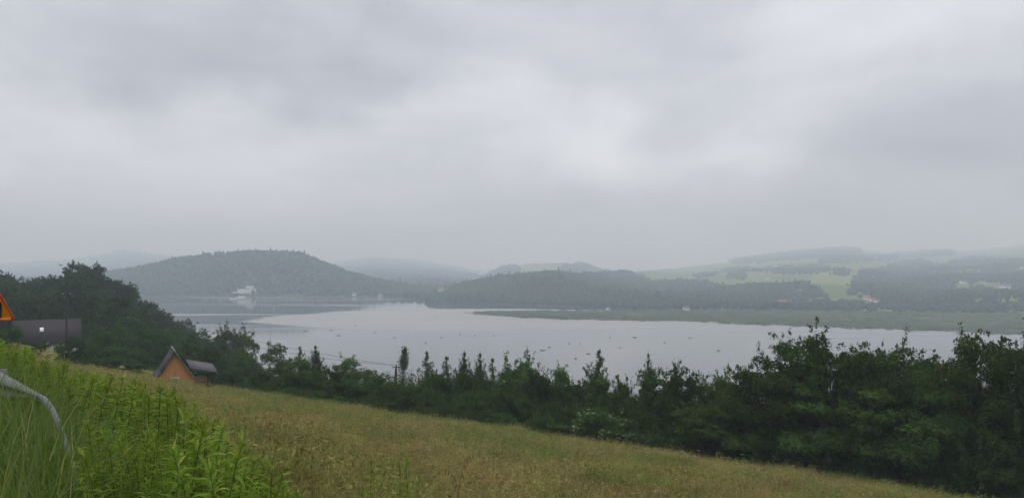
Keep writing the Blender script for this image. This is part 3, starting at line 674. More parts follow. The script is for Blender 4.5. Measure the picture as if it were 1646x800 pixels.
T = [('ash0', 371, 513, 205, 50, 'airy round tree standing alone against the lake at the foot of the knoll'),
     ('broad2', 400, 542, 165, 48, 'dark round tree below the airy lakeside tree'), ('broad2', 440, 556, 138, 60, 'rounded dense tree left of the first pair of birches'),
     ('birch1', 480, 555, 112, 26, 'left birch of the first slender pair'), ('birch0', 506, 553, 112, 28, 'right birch of the first slender pair'),
     ('broad2', 566, 577, 112, 62, 'green broadleaf tree under the power lines left of the strutted pole'), ('ash1', 606, 596, 108, 50, 'low spreading tree just left of the strutted pole'),
     ('poplar0', 645, 556, 124, 24, 'tall narrow columnar tree right behind the strutted pole'), ('birch2', 684, 562, 118, 42, 'open hanging birch right of the columnar tree'),
     ('birch1', 722, 570, 112, 36, 'leafy birch, leftmost of the close birch row'), ('birch0', 748, 562, 112, 32, 'tallest birch in the close birch row'), ('birch0', 773, 564, 110, 30, 'birch next to the tallest one in the close birch row'), ('birch1', 795, 573, 108, 30, 'short birch, rightmost of the close birch row'),
     ('ash0', 838, 556, 104, 58, 'upright dark tree with ragged top in the middle of the row'),
     ('bush1', 872, 602, 100, 40, 'low dark tree in the dip right of the ragged topped tree'), ('broad2', 905, 594, 98, 54, 'rounded pale green tree left of the pointed birch'),
     ('birch2', 966, 560, 95, 50, 'pointed birch shaped like a spire in mid row'), ('bush1', 1003, 610, 92, 40, 'dark shrubby tree in the notch after the pointed birch'),
     ('birch0', 1041, 564, 88, 22, 'thin birch leader rising above drooping twigs'), ('ash1', 1062, 588, 86, 62, 'drooping open crowned tree around the thin birch leader'), ('ash1', 1103, 590, 85, 52, 'feathery low crowned tree right of the thin birch leader'),
     ('ash0', 1166, 584, 82, 62, 'feathery dark tree left of the big dense trees'),
     ('broad1', 1228, 566, 76, 88, 'big dense tree whose low left flank meets the lake'), ('broad0', 1283, 531, 77, 92, 'big dark dense tree with a knobbly double top'), ('broad1', 1342, 526, 76, 104, 'big domed tree, highest of the dense dark group'),
     ('broad0', 1402, 549, 75, 100, 'broad dark tree filling the dip of the dense group'), ('broad1', 1452, 543, 74, 104, 'wide dark tree with an even top in the dense group'), ('broad0', 1512, 556, 70, 96, 'lower dark tree before the gap at the right'),
     ('broad2', 1566, 544, 66, 90, 'mid green tree with spiky top near the right edge'), ('broad1', 1634, 510, 66, 100, 'tall dark tree at the right edge of the photograph'), ('broad0', 1720, 520, 64, 120, 'dark tree just beyond the right edge'),
     ('birch2', 1563, 556, 53, 70, 'pale stemmed birch standing in front of the dense group'), ('birch1', 1640, 590, 49, 72, 'birch with hanging twigs low at the right edge'),
     ('broad2', 1200, 640, 66, 90, 'dense mid green shrubby tree in front of the feathery tree'), ('broad2', 1300, 620, 63, 110, 'leafy tree under the knobbly double top'), ('broad2', 1420, 628, 58, 112, 'leafy tree under the wide even top'), ('broad2', 1490, 612, 56, 110, 'leafy rounded tree in front of the gap in the dense group'), ('bush0', 1600, 650, 49, 110, 'broad shrub below the birches at the right edge'),
     ('ash0', 1130, 640, 78, 90, 'dense dark tree with layered twigs right of the flowering elder'), ('bush0', 1060, 640, 84, 80, 'leafy bush below the drooping open tree')]
for (k, x, yt, Y, w, lab) in T: put_px(k, x, yt, Y, w, lab)
put_px('elder0', 962, 652, 88, 92, 'large elder bush dotted with creamy flower heads at the meadow edge', 'bush', 'flowering elder bushes', .3)
put_px('elder0', 1258, 710, 60, 40, 'small yellowish flowering elder below the dense trees', 'bush', 'flowering elder bushes', .3); put_px('elder0', 1296, 722, 58, 36, 'second small flowering elder just right of the yellowish one', 'bush', 'flowering elder bushes', .3)
put_px('elder0', 1022, 690, 84, 48, 'low elder with few flowers right of the large one', 'bush', 'flowering elder bushes', .3)
# shrubs filling the foot of the hedge
sr = random.Random(5); SHR = []
x = 420
while x < 1760:
    u = (x - CX) / F
    Ye = next((Y for Y in np.arange(140, 20, -.5) if Y <= edge(u * Y)), 40)
    for row, (dY, fr) in enumerate(((2.5, .34), (6.5, .62), (11, .90))):
        yb = HY - F * gz(u * Ye, Ye) / Ye
        top_ = np.interp(x, [420, 600, 640, 700, 850, 1000, 1150, 1250, 1400, 1760], [575, 592, 600, 588, 594, 612, 612, 585, 568, 568])
        yt = yb - (yb - top_) * (fr + sr.uniform(-.10, .10)); Y = Ye + dY + sr.uniform(-1, 1)
        xx = x + sr.uniform(-14, 14) + row * 13
        if row == 0 and (900 < xx < 1050 or 1225 < xx < 1320): continue
        k = sr.choice(['bush0', 'bush1', 'bush2', 'bush1']) if row < 2 else sr.choice(['ash1', 'broad2', 'bush1', 'ash0'])
        SHR.append((row, xx, put_px(k, xx, yt, Y, sr.uniform(52, 74) * (Ye < 70 and 1.35 or 1), 'shrub', 'bush', 'shrubs of the hedge below the meadow', .4)))
    x += 30 if Ye > 70 else 42
LM = [(440, 'the rounded tree left of the first birches'), (492, 'the first slender pair of birches'), (566, 'the broadleaf tree under the power lines'), (640, 'the strutted pole'), (684, 'the open hanging birch'), (760, 'the close birch row'), (838, 'the ragged topped tree'), (905, 'the tree left of the pointed birch'), (966, 'the pointed birch'),
      (1041, 'the thin birch leader'), (1103, 'the feathery low crowned tree'), (1166, 'the feathery dark tree'), (1228, 'the big left flank tree'), (1283, 'the knobbly double top'), (1342, 'the highest domed tree'), (1402, 'the broad dip filling tree'), (1452, 'the even topped wide tree'), (1512, 'the gap at the right'), (1566, 'the pale stemmed birch'), (1634, 'the tall right edge tree'), (1720, 'the tree beyond the right edge')]
by = {}
for row, xx, o in SHR:
    lx, ln = min(LM, key=lambda q: abs(q[0] - xx)); by.setdefault((row, ln), []).append((xx, o))
ROWN = ('low front shrub', 'middle shrub', 'taller back shrub')
for (row, ln), L in by.items():
    L.sort(key=lambda q: q[0]); nm = [''] if len(L) == 1 else ['left ', 'right '] if len(L) == 2 else ['left ', 'central ', 'right '] if len(L) == 3 else ['outer left ', 'inner left ', 'inner right ', 'outer right '] + ['farthest right '] * (len(L) - 4)
    for q, (xx, o) in zip(nm, L): o['label'] = '%s%s of the hedge below %s' % (q, ROWN[row], ln)
# left: lighter trees in the hollow behind the meadow
VT = [(132, 545, 128, 50, 'valley2', 'bush at the foot of the left power pole'), (160, 533, 135, 56, 'valley1', 'light green tree beside the dark roofed house'), (196, 522, 150, 60, 'valley0', 'feathery light green tree in the hollow right of the house'), (232, 524, 146, 56, 'valley1', 'rounded light green tree in the hollow above the cottage'),
      (266, 530, 150, 54, 'valley0', 'light green tree straight behind the cottage roof'), (300, 540, 142, 54, 'valley1', 'bright green tree just right of the cottage gable'), (331, 556, 136, 46, 'valley0', 'bright rounded tree behind the cottage porch'), (356, 566, 140, 50, 'valley2', 'green bush right of the cottage porch'),
      (392, 570, 132, 60, 'valley2', 'wide bush between the porch and the dark rounded tree'), (178, 556, 125, 56, 'valley2', 'low bush in the hollow left of the cottage'), (225, 560, 124, 60, 'valley2', 'low wide bush behind the left eave of the cottage'), (20, 524, 132, 40, 'valley2', 'bush at the left gable of the dark roofed house'), (100, 552, 121, 40, 'valley2', 'low bush in front of the dark roof near the pole'), (330, 585, 126, 50, 'valley2', 'dark low bush under the porch side of the cottage'), (372, 592, 122, 50, 'valley2', 'low bush at the meadow edge right of the cottage'), (-15, 530, 128, 50, 'valley1', 'tree just outside the left edge behind the sign'),
      (66, 549, 124, 34, 'valley2', 'small bush under the skylight of the dark roof'), (122, 541, 123, 40, 'valley2', 'bush against the right end of the dark roof'), (148, 550, 121, 44, 'valley2', 'bush beyond the right end of the dark roof'), (180, 572, 120, 46, 'valley2', 'lowest bush in the hollow at the meadow edge'), (214, 580, 119, 44, 'valley2', 'dark bush at the meadow edge left of the cottage eave')]
for (x, yt, Y, w, k, lab) in VT: put_px(k, x, yt, Y, w, lab, 'tree' if k != 'valley2' else 'bush', 'lighter trees in the hollow behind the meadow')
# the wooded knoll, tree by tree
kr = np.random.default_rng(77); placed = []
tries = 0
while len(placed) < 250 and tries < 30000:
    tries += 1
    Y = kr.uniform(178, 345); xpx = kr.uniform(-170, 440 + (Y < 240) * 60); X = (xpx - CX) / F * Y
    if any((X - a) ** 2 + (Y - c) ** 2 < 5.6 ** 2 for a, c in placed): continue
    z = gz(X, Y)
    if z < -68: continue
    placed.append((X, Y)); h = kr.uniform(9, 13.5)
    lim = np.interp(xpx, [-200, 0, 60, 100, 130, 180, 215, 250, 300, 330, 400, 440], [432, 436, 440, 428, 420, 434, 450, 476, 508, 526, 545, 552]) + kr.uniform(0, 5)
    h = max(4.5, min(h, -(lim - HY) / F * Y - z + .5))
    put('knoll%d' % kr.integers(0, 4), X, Y, z - .3, h, h * kr.uniform(.72, .98), 'dark leafy tree packed into the wooded knoll at the left', 'tree', 'trees of the wooded knoll')
for (xpx, yt, w, k, lab) in [(118, 418, 40, 'knoll3', 'highest flat topped tree on the crest of the wooded knoll'), (160, 421, 24, 'knoll1', 'small pointed tree right of the flat topped crest tree'), (8, 434, 34, 'knoll0', 'round tree on the knoll skyline at the left edge')]:
    put_px(k, xpx, yt, 300, w, lab, 'tree', 'trees of the wooded knoll')
for k in set(PRO) - USED: bpy.data.objects.remove(PRO[k])

# ------------------------------------------------------------------ power line
M['pole'] = plain('creosoted_wood', (.040, .033, .028), .85, var=.4, scale=5); M['wire'] = plain('wire', (.05, .05, .055), .5, metal=.3); M['insul'] = plain('white_porcelain', (.45, .45, .44), .3)
def pole(x, ytop, Y, strut, label):
    X = (x - CX) / F * Y; zt = -(ytop - HY) / F * Y; z = gz(X, Y); h = zt - z
    t = empty('power_pole', (X, Y, z))
    m = MB(); m.tube([(0, 0, -1), (0, 0, h)], [.17, .11], 8); m.build('post', M['pole'], t)
    if strut:
        m = MB(); m.tube([(-.95, -.2, -1), (-.10, -.02, h - .55)], [.15, .10], 8); m.build('strut', M['pole'], t)
    m = MB(); m.box(-.6, .6, -.06, .06, h - .42, h - .30); m.build('crossarm', M['pole'], t)
    tops = []
    for dx in (-.5, .5):
        m = MB(); m.tube([(dx, 0, h - .3), (dx, 0, h - .22), (dx, 0, h - .12), (dx, 0, h - .04)], [.03, .075, .05, .06], 8); i = m.build('insulator', M['insul'], t)
        tops.append(Vector((X + dx, Y, z + h - .06)))
    tag(t, label, 'power pole', 'wooden power poles'); return tops
pa = pole(107, 470, 112, False, 'single dark wooden power pole in front of the dark roof')
pb = pole(637, 586, 118, True, 'leaning strutted wooden power pole among the hedge trees')
for i, lab in enumerate(('left hand power line sagging between the two wooden poles', 'power line on the arm ends nearer the meadow between the poles')):
    m = MB(); a, c = np.array(pa[i]), np.array(pb[i]); tt = np.linspace(0, 1, 28)[:, None]
    m.tube(a + (c - a) * tt - np.array([0, 0, 1.]) * (2.2 + 2.6 * i) * 4 * tt * (1 - tt) / 4 * 1.6, .022, 5)
    tag(m.build('power_line', M['wire']), lab, 'cable', 'wires of the power line')

# ------------------------------------------------------------------ dark roofed house at the left
def roof_mat(name, col):
    m, b = material(name); co = b.n('ShaderNodeTexCoord').outputs['Object']
    wv_ = b.n('ShaderNodeTexWave', {'Vector': co, 'Scale': 1.3, 'Distortion': .2, 'Detail': 1.0}, bands_direction='X').outputs['Fac']
    c = b.mix(b.noise(co, 1.5, 5, .6), tuple(v * .8 for v in col), tuple(v * 1.2 for v in col)); c = b.mix(b.ss(wv_, .8, 1, 0, .35), c, tuple(v * .5 for v in col))
    out(b, b.n('ShaderNodeBsdfPrincipled', {'Base Color': c, 'Roughness': .85, 'Specular IOR Level': .15}).outputs[0]); return m
M['roof_dark'] = roof_mat('dark_sheet_roof', (.048, .042, .046))
hy = 137; hc = at(77, 520, hy)
hz = -(552 - HY) / F * hy
hs = empty('house', (hc.x, hy, hz), R(31.5)); Wh = 10.5
ridge = -(512 - HY) / F * hy - hz - .5
m = MB(); m.box(-Wh / 2 + .35, Wh / 2 - .35, .25, 6.4, -4, .35)
for sx in (-1, 1):
    x_ = sx * (Wh / 2 - .35); m.add([(x_, .25, .352), (x_, 6.4, .352), (x_, 3.3, ridge - .25)], T=[(0, 2, 1) if sx < 0 else (0, 1, 2)])
m.build('wall', M['white'], hs)
m = MB()
m.slab([(-Wh / 2, -.5, -.05), (Wh / 2, -.5, -.05), (Wh / 2, 3.3, ridge), (-Wh / 2, 3.3, ridge)], (0, -.06, .14)); m.slab([(Wh / 2, 7.1, -.05), (-Wh / 2, 7.1, -.05), (-Wh / 2, 3.302, ridge), (Wh / 2, 3.302, ridge)], (0, .06, .14))
rf = m.build('roof', M['roof_dark'], hs)
sl_ = (ridge + .05) / 3.8; nrm = Vector((0, -sl_, 1)).normalized()
def onroof(x0, x1, y0, y1, lift, th):
    f = lambda x, y: (x, y, (y + .5) * sl_ + .10 + lift); return [f(x0, y0), f(x1, y0), f(x1, y1), f(x0, y1)], (0, -th * .6, th)
m = MB(); m.slab(*onroof(-1.2, -.62, 1.35, 1.95, 0, .10)); m.build('skylight_frame', M['white'], rf)
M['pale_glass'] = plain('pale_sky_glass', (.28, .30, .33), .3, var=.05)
m = MB(); m.slab(*onroof(-1.14, -.68, 1.41, 1.89, .105, .02)); m.build('skylight_pane', M['pale_glass'], rf)
m = MB(); m.box(-3.3, -1.6, .15, .249, -1.3, .10); m.build('door', M['glass'], hs)
m = MB(); m.tube([(-Wh / 2, -.58, -.05), (Wh / 2, -.58, -.05)], .07, 6); m.build('gutter', M['roof_dark'], hs)
tag(hs, 'house with a wide dark grey roof and a small white skylight behind the meadow crest', 'house')

# ------------------------------------------------------------------ orange cottage
def boards(name, col):
    m, b = material(name); co = b.n('ShaderNodeTexCoord').outputs['Object']
    wv_ = b.n('ShaderNodeTexWave', {'Vector': co, 'Scale': 2.2, 'Distortion': .15, 'Detail': 0.0}, bands_direction='Z').outputs['Fac']
    c = b.mix(b.noise(b.vmath('MULTIPLY', co, (1, 1, 6)).outputs[0], 2.0, 5, .6), tuple(v * .78 for v in col), tuple(v * 1.15 for v in col)); c = b.mix(b.ss(wv_, .9, 1, 0, .5), c, tuple(v * .4 for v in col))
    out(b, b.n('ShaderNodeBsdfPrincipled', {'Base Color': c, 'Roughness': .7}).outputs[0]); return m
M['board'] = boards('orange_boards', (.62, .285, .100)); M['trim'] = plain('white_trim', (.7, .7, .68), .6)
M['roof_porch'] = roof_mat('purple_grey_sheet_roof', (.105, .095, .105)); cy = 96.5; k_ = cy / F
cc = at(281, 613, cy)
ct = empty('cottage', (cc.x, cc.y, cc.z), R(27))
wl, ap = 2.15, 3.35                         # half width and apex over the window foot
m = MB()
for y_ in (0, 5.2):
    m.add([(-wl, y_, -2.6), (wl, y_, -2.6), (wl, y_, .55), (0, y_, ap), (-wl - .02, y_, .1)], T=[(0, 1, 2), (0, 2, 3), (0, 3, 4)] if y_ == 0 else [(0, 2, 1), (0, 3, 2), (0, 4, 3)])
m.add([(-wl, 0, -2.6), (-wl - .02, 0, .1), (-wl - .02, 5.2, .1), (-wl, 5.2, -2.6), (wl, 0, -2.6), (wl, 0, .55), (wl, 5.2, .55), (wl, 5.2, -2.6)], [(0, 1, 2, 3), (7, 6, 5, 4)])
m.build('wall', M['board'], ct)
prof_l = [(0, ap + .22), (-1.55, ap - 2.35), (-2.45, ap - 3.35), (-2.95, ap - 3.75)]; prof_r = [(0, ap + .22), (1.0, ap - 1.35), (1.95, ap - 2.75), (2.35, ap - 3.15)]
m = MB()
for pr in (prof_l, prof_r):
    for (x0, z0), (x1, z1) in zip(pr[:-1], pr[1:]): m.slab([(x0, -.55, z0), (x0, 5.7, z0), (x1, 5.7, z1), (x1, -.55, z1)], (0, 0, .15))
rf = m.build('roof', M['roof_dark'], ct)
M['flash'] = plain('pale_ridge_metal', (.20, .21, .22), .6, metal=.2)
m = MB()
for (x0, z0), (x1, z1) in zip(prof_r[:-1], prof_r[1:]): m.slab([(x0, -.60, z0 + .02), (x0, -.553, z0 + .02), (x1, -.553, z1 + .02), (x1, -.60, z1 + .02)], (0, 0, .16))
m.build('verge_board', M['flash'], rf)
m = MB(); m.tube([(0, -.6, ap + .40), (0, 5.7, ap + .40)], .09, 6); m.build('ridge_cap', M['flash'], rf)
wn = MB()
for (x0, x1, z0, z1) in ((-.48, .48, .40, .52), (-.48, .48, -.55, -.43), (-.48, -.36, -.43, .40), (.36, .48, -.43, .40)): wn.box(x0, x1, -.06, -.002, z0, z1)
wo = wn.build('window', M['trim'], ct); m = MB(); m.box(-.358, .358, -.03, -.004, -.428, .398); m.build('pane', M['glass'], wo)
m = MB(); m.box(-.03, .03, -.03, -.002, .525, ap - .25); m.build('batten', M['board'], ct)
m = MB(); m.slab([(1.75, .5, 1.45), (5.0, .5, .72), (5.0, 6.2, 1.15), (1.75, 6.2, 1.88)], (0, 0, .07)); m.build('porch_roof', M['roof_porch'], ct)
m = MB(); m.box(1.9, 4.85, .95, 1.03, .50, .66); m.build('porch_beam', M['pole'], ct)
for (px_, py_) in ((3.9, 1.0), (4.75, 1.0), (4.75, 2.8), (4.75, 4.4)):
    m = MB(); m.box(px_ - .06, px_ + .06, py_ + .05, py_ + .17, -2.8, .70); m.build('porch_post', M['pole'], ct)
m = MB(); m.box(2.2, 4.7, 1.1, 1.16, -.95, -.88); m.box(2.2, 4.7, 1.1, 1.16, -.45, -.38); m.build('porch_rail', M['pole'], ct)
tag(ct, 'small steep roofed cottage with orange board gable and a lean-to porch', 'cottage')
# tan woodpile under the porch
wp = empty('woodpile', ct.matrix_basis @ Vector((3.1, 1.9, -1.05)), R(27)); M['log'] = plain('cut_log', (.34, .22, .11), .85, var=.3)
m = MB(); m.tube([(0, -.5, 0), (0, .5, 0)], .17, 8); lm = m.mesh('log', M['log'], False)
for r_ in range(5):
    for i in range(7 - r_):
        o = obj('log', lm, wp); o.location = (-1.05 + i * .35 + r_ * .175, 0, .17 + r_ * .30)
m = MB(); m.box(-1.3, 1.3, -.5, .5, -1.9, -.005); m.build('pallet', M['pole'], wp)
tag(wp, 'small tan heap of cut logs under the cottage porch', 'woodpile')

# ------------------------------------------------------------------ crash barrier
M['zinc'] = plain('weathered_zinc', (.17, .178, .18), .8, metal=.1, var=.5, scale=9, bump=.1)
tr = np.array([60, 30, 12, 6, 4, 3, 2, 1, .25, 0, -.15, -.3, -.6, -1.0, -1.5]); zr_ = np.array([-.95, -.93, -.92, -.91, -.90, -.90, -.91, -.925, -.936, -1.005, -1.08, -1.15, -1.30, -1.50, -1.72])
ts = np.concatenate([np.linspace(-1.5, 3, 60), np.linspace(3.3, 60, 60)]); zs = np.interp(ts, tr[::-1], zr_[::-1]) - .024 * np.maximum(ts, 0)
zs[2:58] = np.convolve(zs[:60], np.ones(5) / 5, 'valid')
prof = [(-.0, 0), (.03, -.02), (.075, -.06), (.075, -.09), (.02, -.135), (.02, -.175), (.075, -.22), (.075, -.25), (.03, -.29), (0, -.31)]
nv = np.array([.75, .66]); V = []; Q = []
for t, z in zip(ts, zs):
    p = np.array([-3 - .66 * t, 5.2 + .75 * t]); fl = np.interp(t, [-.6, .6, 2.2], [.09, .12, .8]); fo = np.interp(t, [-.6, .6, 2.2], [.30, .36, 1])
    for off, dz in prof: q = p - nv * off * fo; V.append((q[0], q[1], z + dz * fl))
    for off, dz in prof[::-1]: q = p - nv * (off * fo - .006); V.append((q[0], q[1], z + dz * fl + .002))
npf = 2 * len(prof)
for i in range(len(ts) - 1):
    for j in range(npf): Q.append((i * npf + j, i * npf + (j + 1) % npf, (i + 1) * npf + (j + 1) % npf, (i + 1) * npf + j))
cb = empty('crash_barrier', (0, 0, 0))
m = MB(); m.add(V, Q); m.build('rail', M['zinc'], cb)
for t in (2.6, 6.6, 10.6, 14.6, 18.6, 22.6):
    p = np.array([-3 - .66 * t, 5.2 + .75 * t]) + nv * .07; zz = np.interp(t, tr[::-1], zr_[::-1]) - .02 - .024 * t
    m = MB(); m.box(-.05, .05, -.03, .03, -1.5, 0); o = m.build('post', M['zinc'], cb); o.location = (p[0], p[1], zz); o.rotation_euler = (0, 0, R(41))
tag(cb, 'weathered grey crash barrier whose end bends down into tall grass', 'crash barrier')

# ------------------------------------------------------------------ warning sign
M['sign_y'] = plain('sign_yellow', (.80, .27, .015), .45, var=.04); M['sign_r'] = plain('sign_red', (.42, .025, .02), .45, var=.04); M['sign_k'] = plain('sign_black', (.012, .012, .012), .5); M['post_grey'] = plain('galvanised_post', (.30, .31, .32), .5, metal=.4)
def tri(side, r, n=7):
    """outline of a rounded upright triangle centred on its foot"""
    hgt = side * math.sqrt(3) / 2; c = [(-side / 2 + r * 1.732, r), (side / 2 - r * 1.732, r), (0, hgt - 2 * r)]; P = []
    for i, (x, z) in enumerate(c):
        a0 = (-150 - 60, -90, 30)[i]
        for j in range(n): a = R(a0 + 120 * j / (n - 1)); P.append((x + r * math.cos(a), z + r * math.sin(a)))
    return P
def plate(P, y0, y1):
    m = MB(); n = len(P); V = [(x, y0, z) for x, z in P] + [(x, y1, z) for x, z in P]
    m.add(V, [(i, (i + 1) % n, (i + 1) % n + n, i + n) for i in range(n)], [(0, i, i + 1) for i in range(1, n - 1)] + [(n, n + i + 1, n + i) for i in range(1, n - 1)]); return m
SY = 14.0; side = .9; corner = at(23.5, 515.5, SY)
sg = empty('warning_sign', (corner.x - side / 2, SY, corner.z), R(4))
plate(tri(side, .045), 0, .03).build('back_plate', M['sign_r'], sg)
def shrink(P, z): return [(x, zz + z) for x, zz in P]
plate(shrink(tri(side - .075, .04), .021), -.006, -.002).build('face', M['sign_y'], sg)
for sx in (-1, 1):
    m = MB(); P = [(sx * .215, .05), (sx * .145, .05), (sx * .145, .24), (sx * .06, .36), (sx * .06, .47), (sx * .11, .47), (sx * .11, .385), (sx * .215, .31)]
    n = len(P); Vv = [(x, -.012, z) for x, z in P] + [(x, -.0075, z) for x, z in P]
    m.add(Vv, [(i, (i + 1) % n, (i + 1) % n + n, i + n) for i in range(n)] + [(0, 1, 2, 7), (2, 3, 6, 7), (3, 4, 5, 6)]); m.build('symbol', M['sign_k'], sg)
zg = gz(sg.location.x, SY) - corner.z
m = MB(); m.tube([(0, .062, zg - .3), (0, .062, .70)], .03, 10); m.build('post', M['post_grey'], sg)
tag(sg, 'yellow triangular road warning sign with red border cut by the left edge', 'road sign')

# ------------------------------------------------------------------ goldenrod
def leaf_mesh(mat):
    """a lance shaped leaf along +x, unit length, keeled and drooping"""
    xs = np.array([0, .12, .32, .55, .78, 1.0]); w = np.array([.015, .05, .085, .075, .042, .0]); z = .18 * np.sin(xs * 1.9) - .22 * xs ** 2
    V = []; Q = []
    for x, ww, zz in zip(xs, w, z): V += [(x, -ww, zz + ww * .45), (x, 0, zz), (x, ww, zz + ww * .45)]
    for i in range(5): Q += [(i * 3, i * 3 + 3, i * 3 + 4, i * 3 + 1), (i * 3 + 1, i * 3 + 4, i * 3 + 5, i * 3 + 2)]
    return np.array(V), np.array(Q)
LV, LQ = leaf_mesh(None)
LEAF = mesh('leaf', LV, LQ, M['golden'], True)
def golden_frames(g, H, nl, droop=0.0):
    ln = g.normal(size=2) * .10 * H; t = np.linspace(0, 1, 7)
    path = np.stack([ln[0] * t ** 2, ln[1] * t ** 2, H * t], -1)
    mats = []
    for i in range(nl):
        f = .22 + .78 * (i / (nl - 1)) ** .7; p = np.array([ln[0] * f ** 2, ln[1] * f ** 2, H * f])
        a = i * 2.399 + g.normal() * .25
        pitch = np.interp(f, [.2, .7, .9, 1.0], [-.40, .02, .28, .80]) + g.normal() * .18
        L = np.interp(f, [.2, .5, .85, 1.0], [.09, .125, .12, .085]) * g.uniform(.8, 1.2)
        mats.append(Matrix.Translation(Vector(p)) @ Euler((g.normal() * .25, -pitch, a)).to_matrix().to_4x4() @ Matrix.Scale(L, 4))
    return path, mats
def goldenrod(seed, H, nl, separate=False):
    g = np.random.default_rng(seed); path, mats = golden_frames(g, H, nl)
    r = empty('goldenrod_plant')
    m = MB(); m.tube(path, np.linspace(.006, .0025, len(path)) , 5); m.build('stem', M['stem'], r)
    if separate:
        for k in mats:
            o = obj('leaf', LEAF, r); o.matrix_basis = k
    else:
        Vs = np.vstack([LV @ np.array(k.to_3x3()).T + np.array(k.translation) for k in mats]); Qs = np.vstack([LQ + i * len(LV) for i in range(len(mats))])
        obj('foliage', mesh('foliage', Vs, Qs, M['golden'], True), r)
    return r
def on_bank(x, y_top, Y, H):
    """foot of a plant whose tip is seen at a pixel"""
    p = at(x, y_top, Y); return Vector((p.x, Y, p.z - H))
HERO = [(292, 676, 3.9, .95, 44, 'tall goldenrod with a star of long leaves rising in the middle of the near bed'), (255, 725, 3.5, .70, 36, 'goldenrod with a pale rosette left of the tallest near plant'), (333, 735, 3.6, .75, 40, 'bright goldenrod at the bottom right of the tallest near plant'),
        (322, 697, 4.3, .85, 36, 'goldenrod close behind the tallest near plant'), (430, 750, 3.9, .65, 34, 'yellow tinged goldenrod at the lower right corner of the bed'), (365, 762, 3.5, .6, 34, 'low bright goldenrod at the bottom edge between two taller ones'),
        (594, 738, 4.6, .80, 20, 'thin dark stemmed weed alone in front of the meadow'), (640, 765, 4.4, .70, 20, 'short weed with reddish leaves next to the thin dark stemmed one'), (664, 752, 4.7, .75, 18, 'slender upright weed right of the reddish leaved one')]
for i, (x, y, Y, H, nl, lab) in enumerate(HERO):
    r = goldenrod(200 + i, H, nl, True); r.location = on_bank(x, y, Y, H); r.rotation_euler = (0, 0, i * 1.3)
    z = gz(r.location.x, r.location.y); 
    if r.location.z > z: r.scale = (1, 1, (r.location.z + H - z) / H); r.location.z = z
    if i >= 6: r.scale = (.62, .62, r.scale[2])
    tag(r, lab, 'goldenrod' if i < 6 else 'weed', 'goldenrod plants of the roadside bed' if i < 6 else 'weeds in front of the meadow')
GH = (1.0, 1.1, .9, 1.15, 1.0, .8)
SILX, SILY = [-60, 0, 40, 90, 130, 200, 250, 300, 340, 380, 430, 470, 500], [540, 548, 556, 574, 592, 606, 622, 640, 668, 708, 756, 792, 815]
GP = [goldenrod(300 + i, H, nl) for i, (H, nl) in enumerate(zip(GH, (74, 80, 66, 80, 84, 60)))]
gr = np.random.default_rng(9); used_g = set(); cnt = 0; pts = []
# outline of the bed in the photograph's own left part, laid out on the bank by distance from the rail
while cnt < 285:
    t = gr.uniform(0, 1) ** 1.5 * 26 - 1.2; smx = np.interp(t, [-1.2, .5, 3, 8, 25], [2.2, 2.6, 3.2, 3.8, 5.0]); s_ = gr.uniform(.35, smx) if t > 1.0 else gr.uniform(np.interp(t, [-1.2, 1.0], [1.3, .7]), smx)
    X, Y = -3 - .66 * t + .75 * s_, 5.2 + .75 * t + .66 * s_
    if cnt < 95: px0, Y = gr.uniform(160, 480), gr.uniform(3.15, 5.4); X = (px0 - CX) / F * Y
    px_ = CX + F * X / Y
    if px_ < -60 or Y < 3.0 or px_ > 500: continue
    if any((X - a) ** 2 + (Y - c) ** 2 < (.07 + .007 * Y) ** 2 for a, c in pts): continue
    z0 = gz(X, Y) - .03
    room = -(np.interp(px_, SILX, SILY) - HY) / F * Y - z0       # the bed gets lower outwards
    hgt = min(room * (gr.uniform(.55, .76 if px_ < 290 else .90) if cnt < 95 else gr.uniform(.82, 1.0)), gr.uniform(.85, 1.25))
    if hgt < .34: continue
    pts.append((X, Y)); i = int(gr.integers(0, 6)); o = GP[i] if i not in used_g else copy_tree(GP[i]); used_g.add(i); cnt += 1
    sc = hgt / GH[i]; sw = max(sc, .7) * (gr.uniform(.66, .86) if cnt <= 95 else gr.uniform(1.05, 1.3)); o.location = (X, Y, z0); o.rotation_euler = (gr.normal() * .10, gr.normal() * .10, gr.uniform(0, 6.28)); o.scale = (sw, sw, sc)
    tag(o, 'leafy green goldenrod stem in the dense bed beyond the crash barrier', 'goldenrod', 'goldenrod plants of the roadside bed')

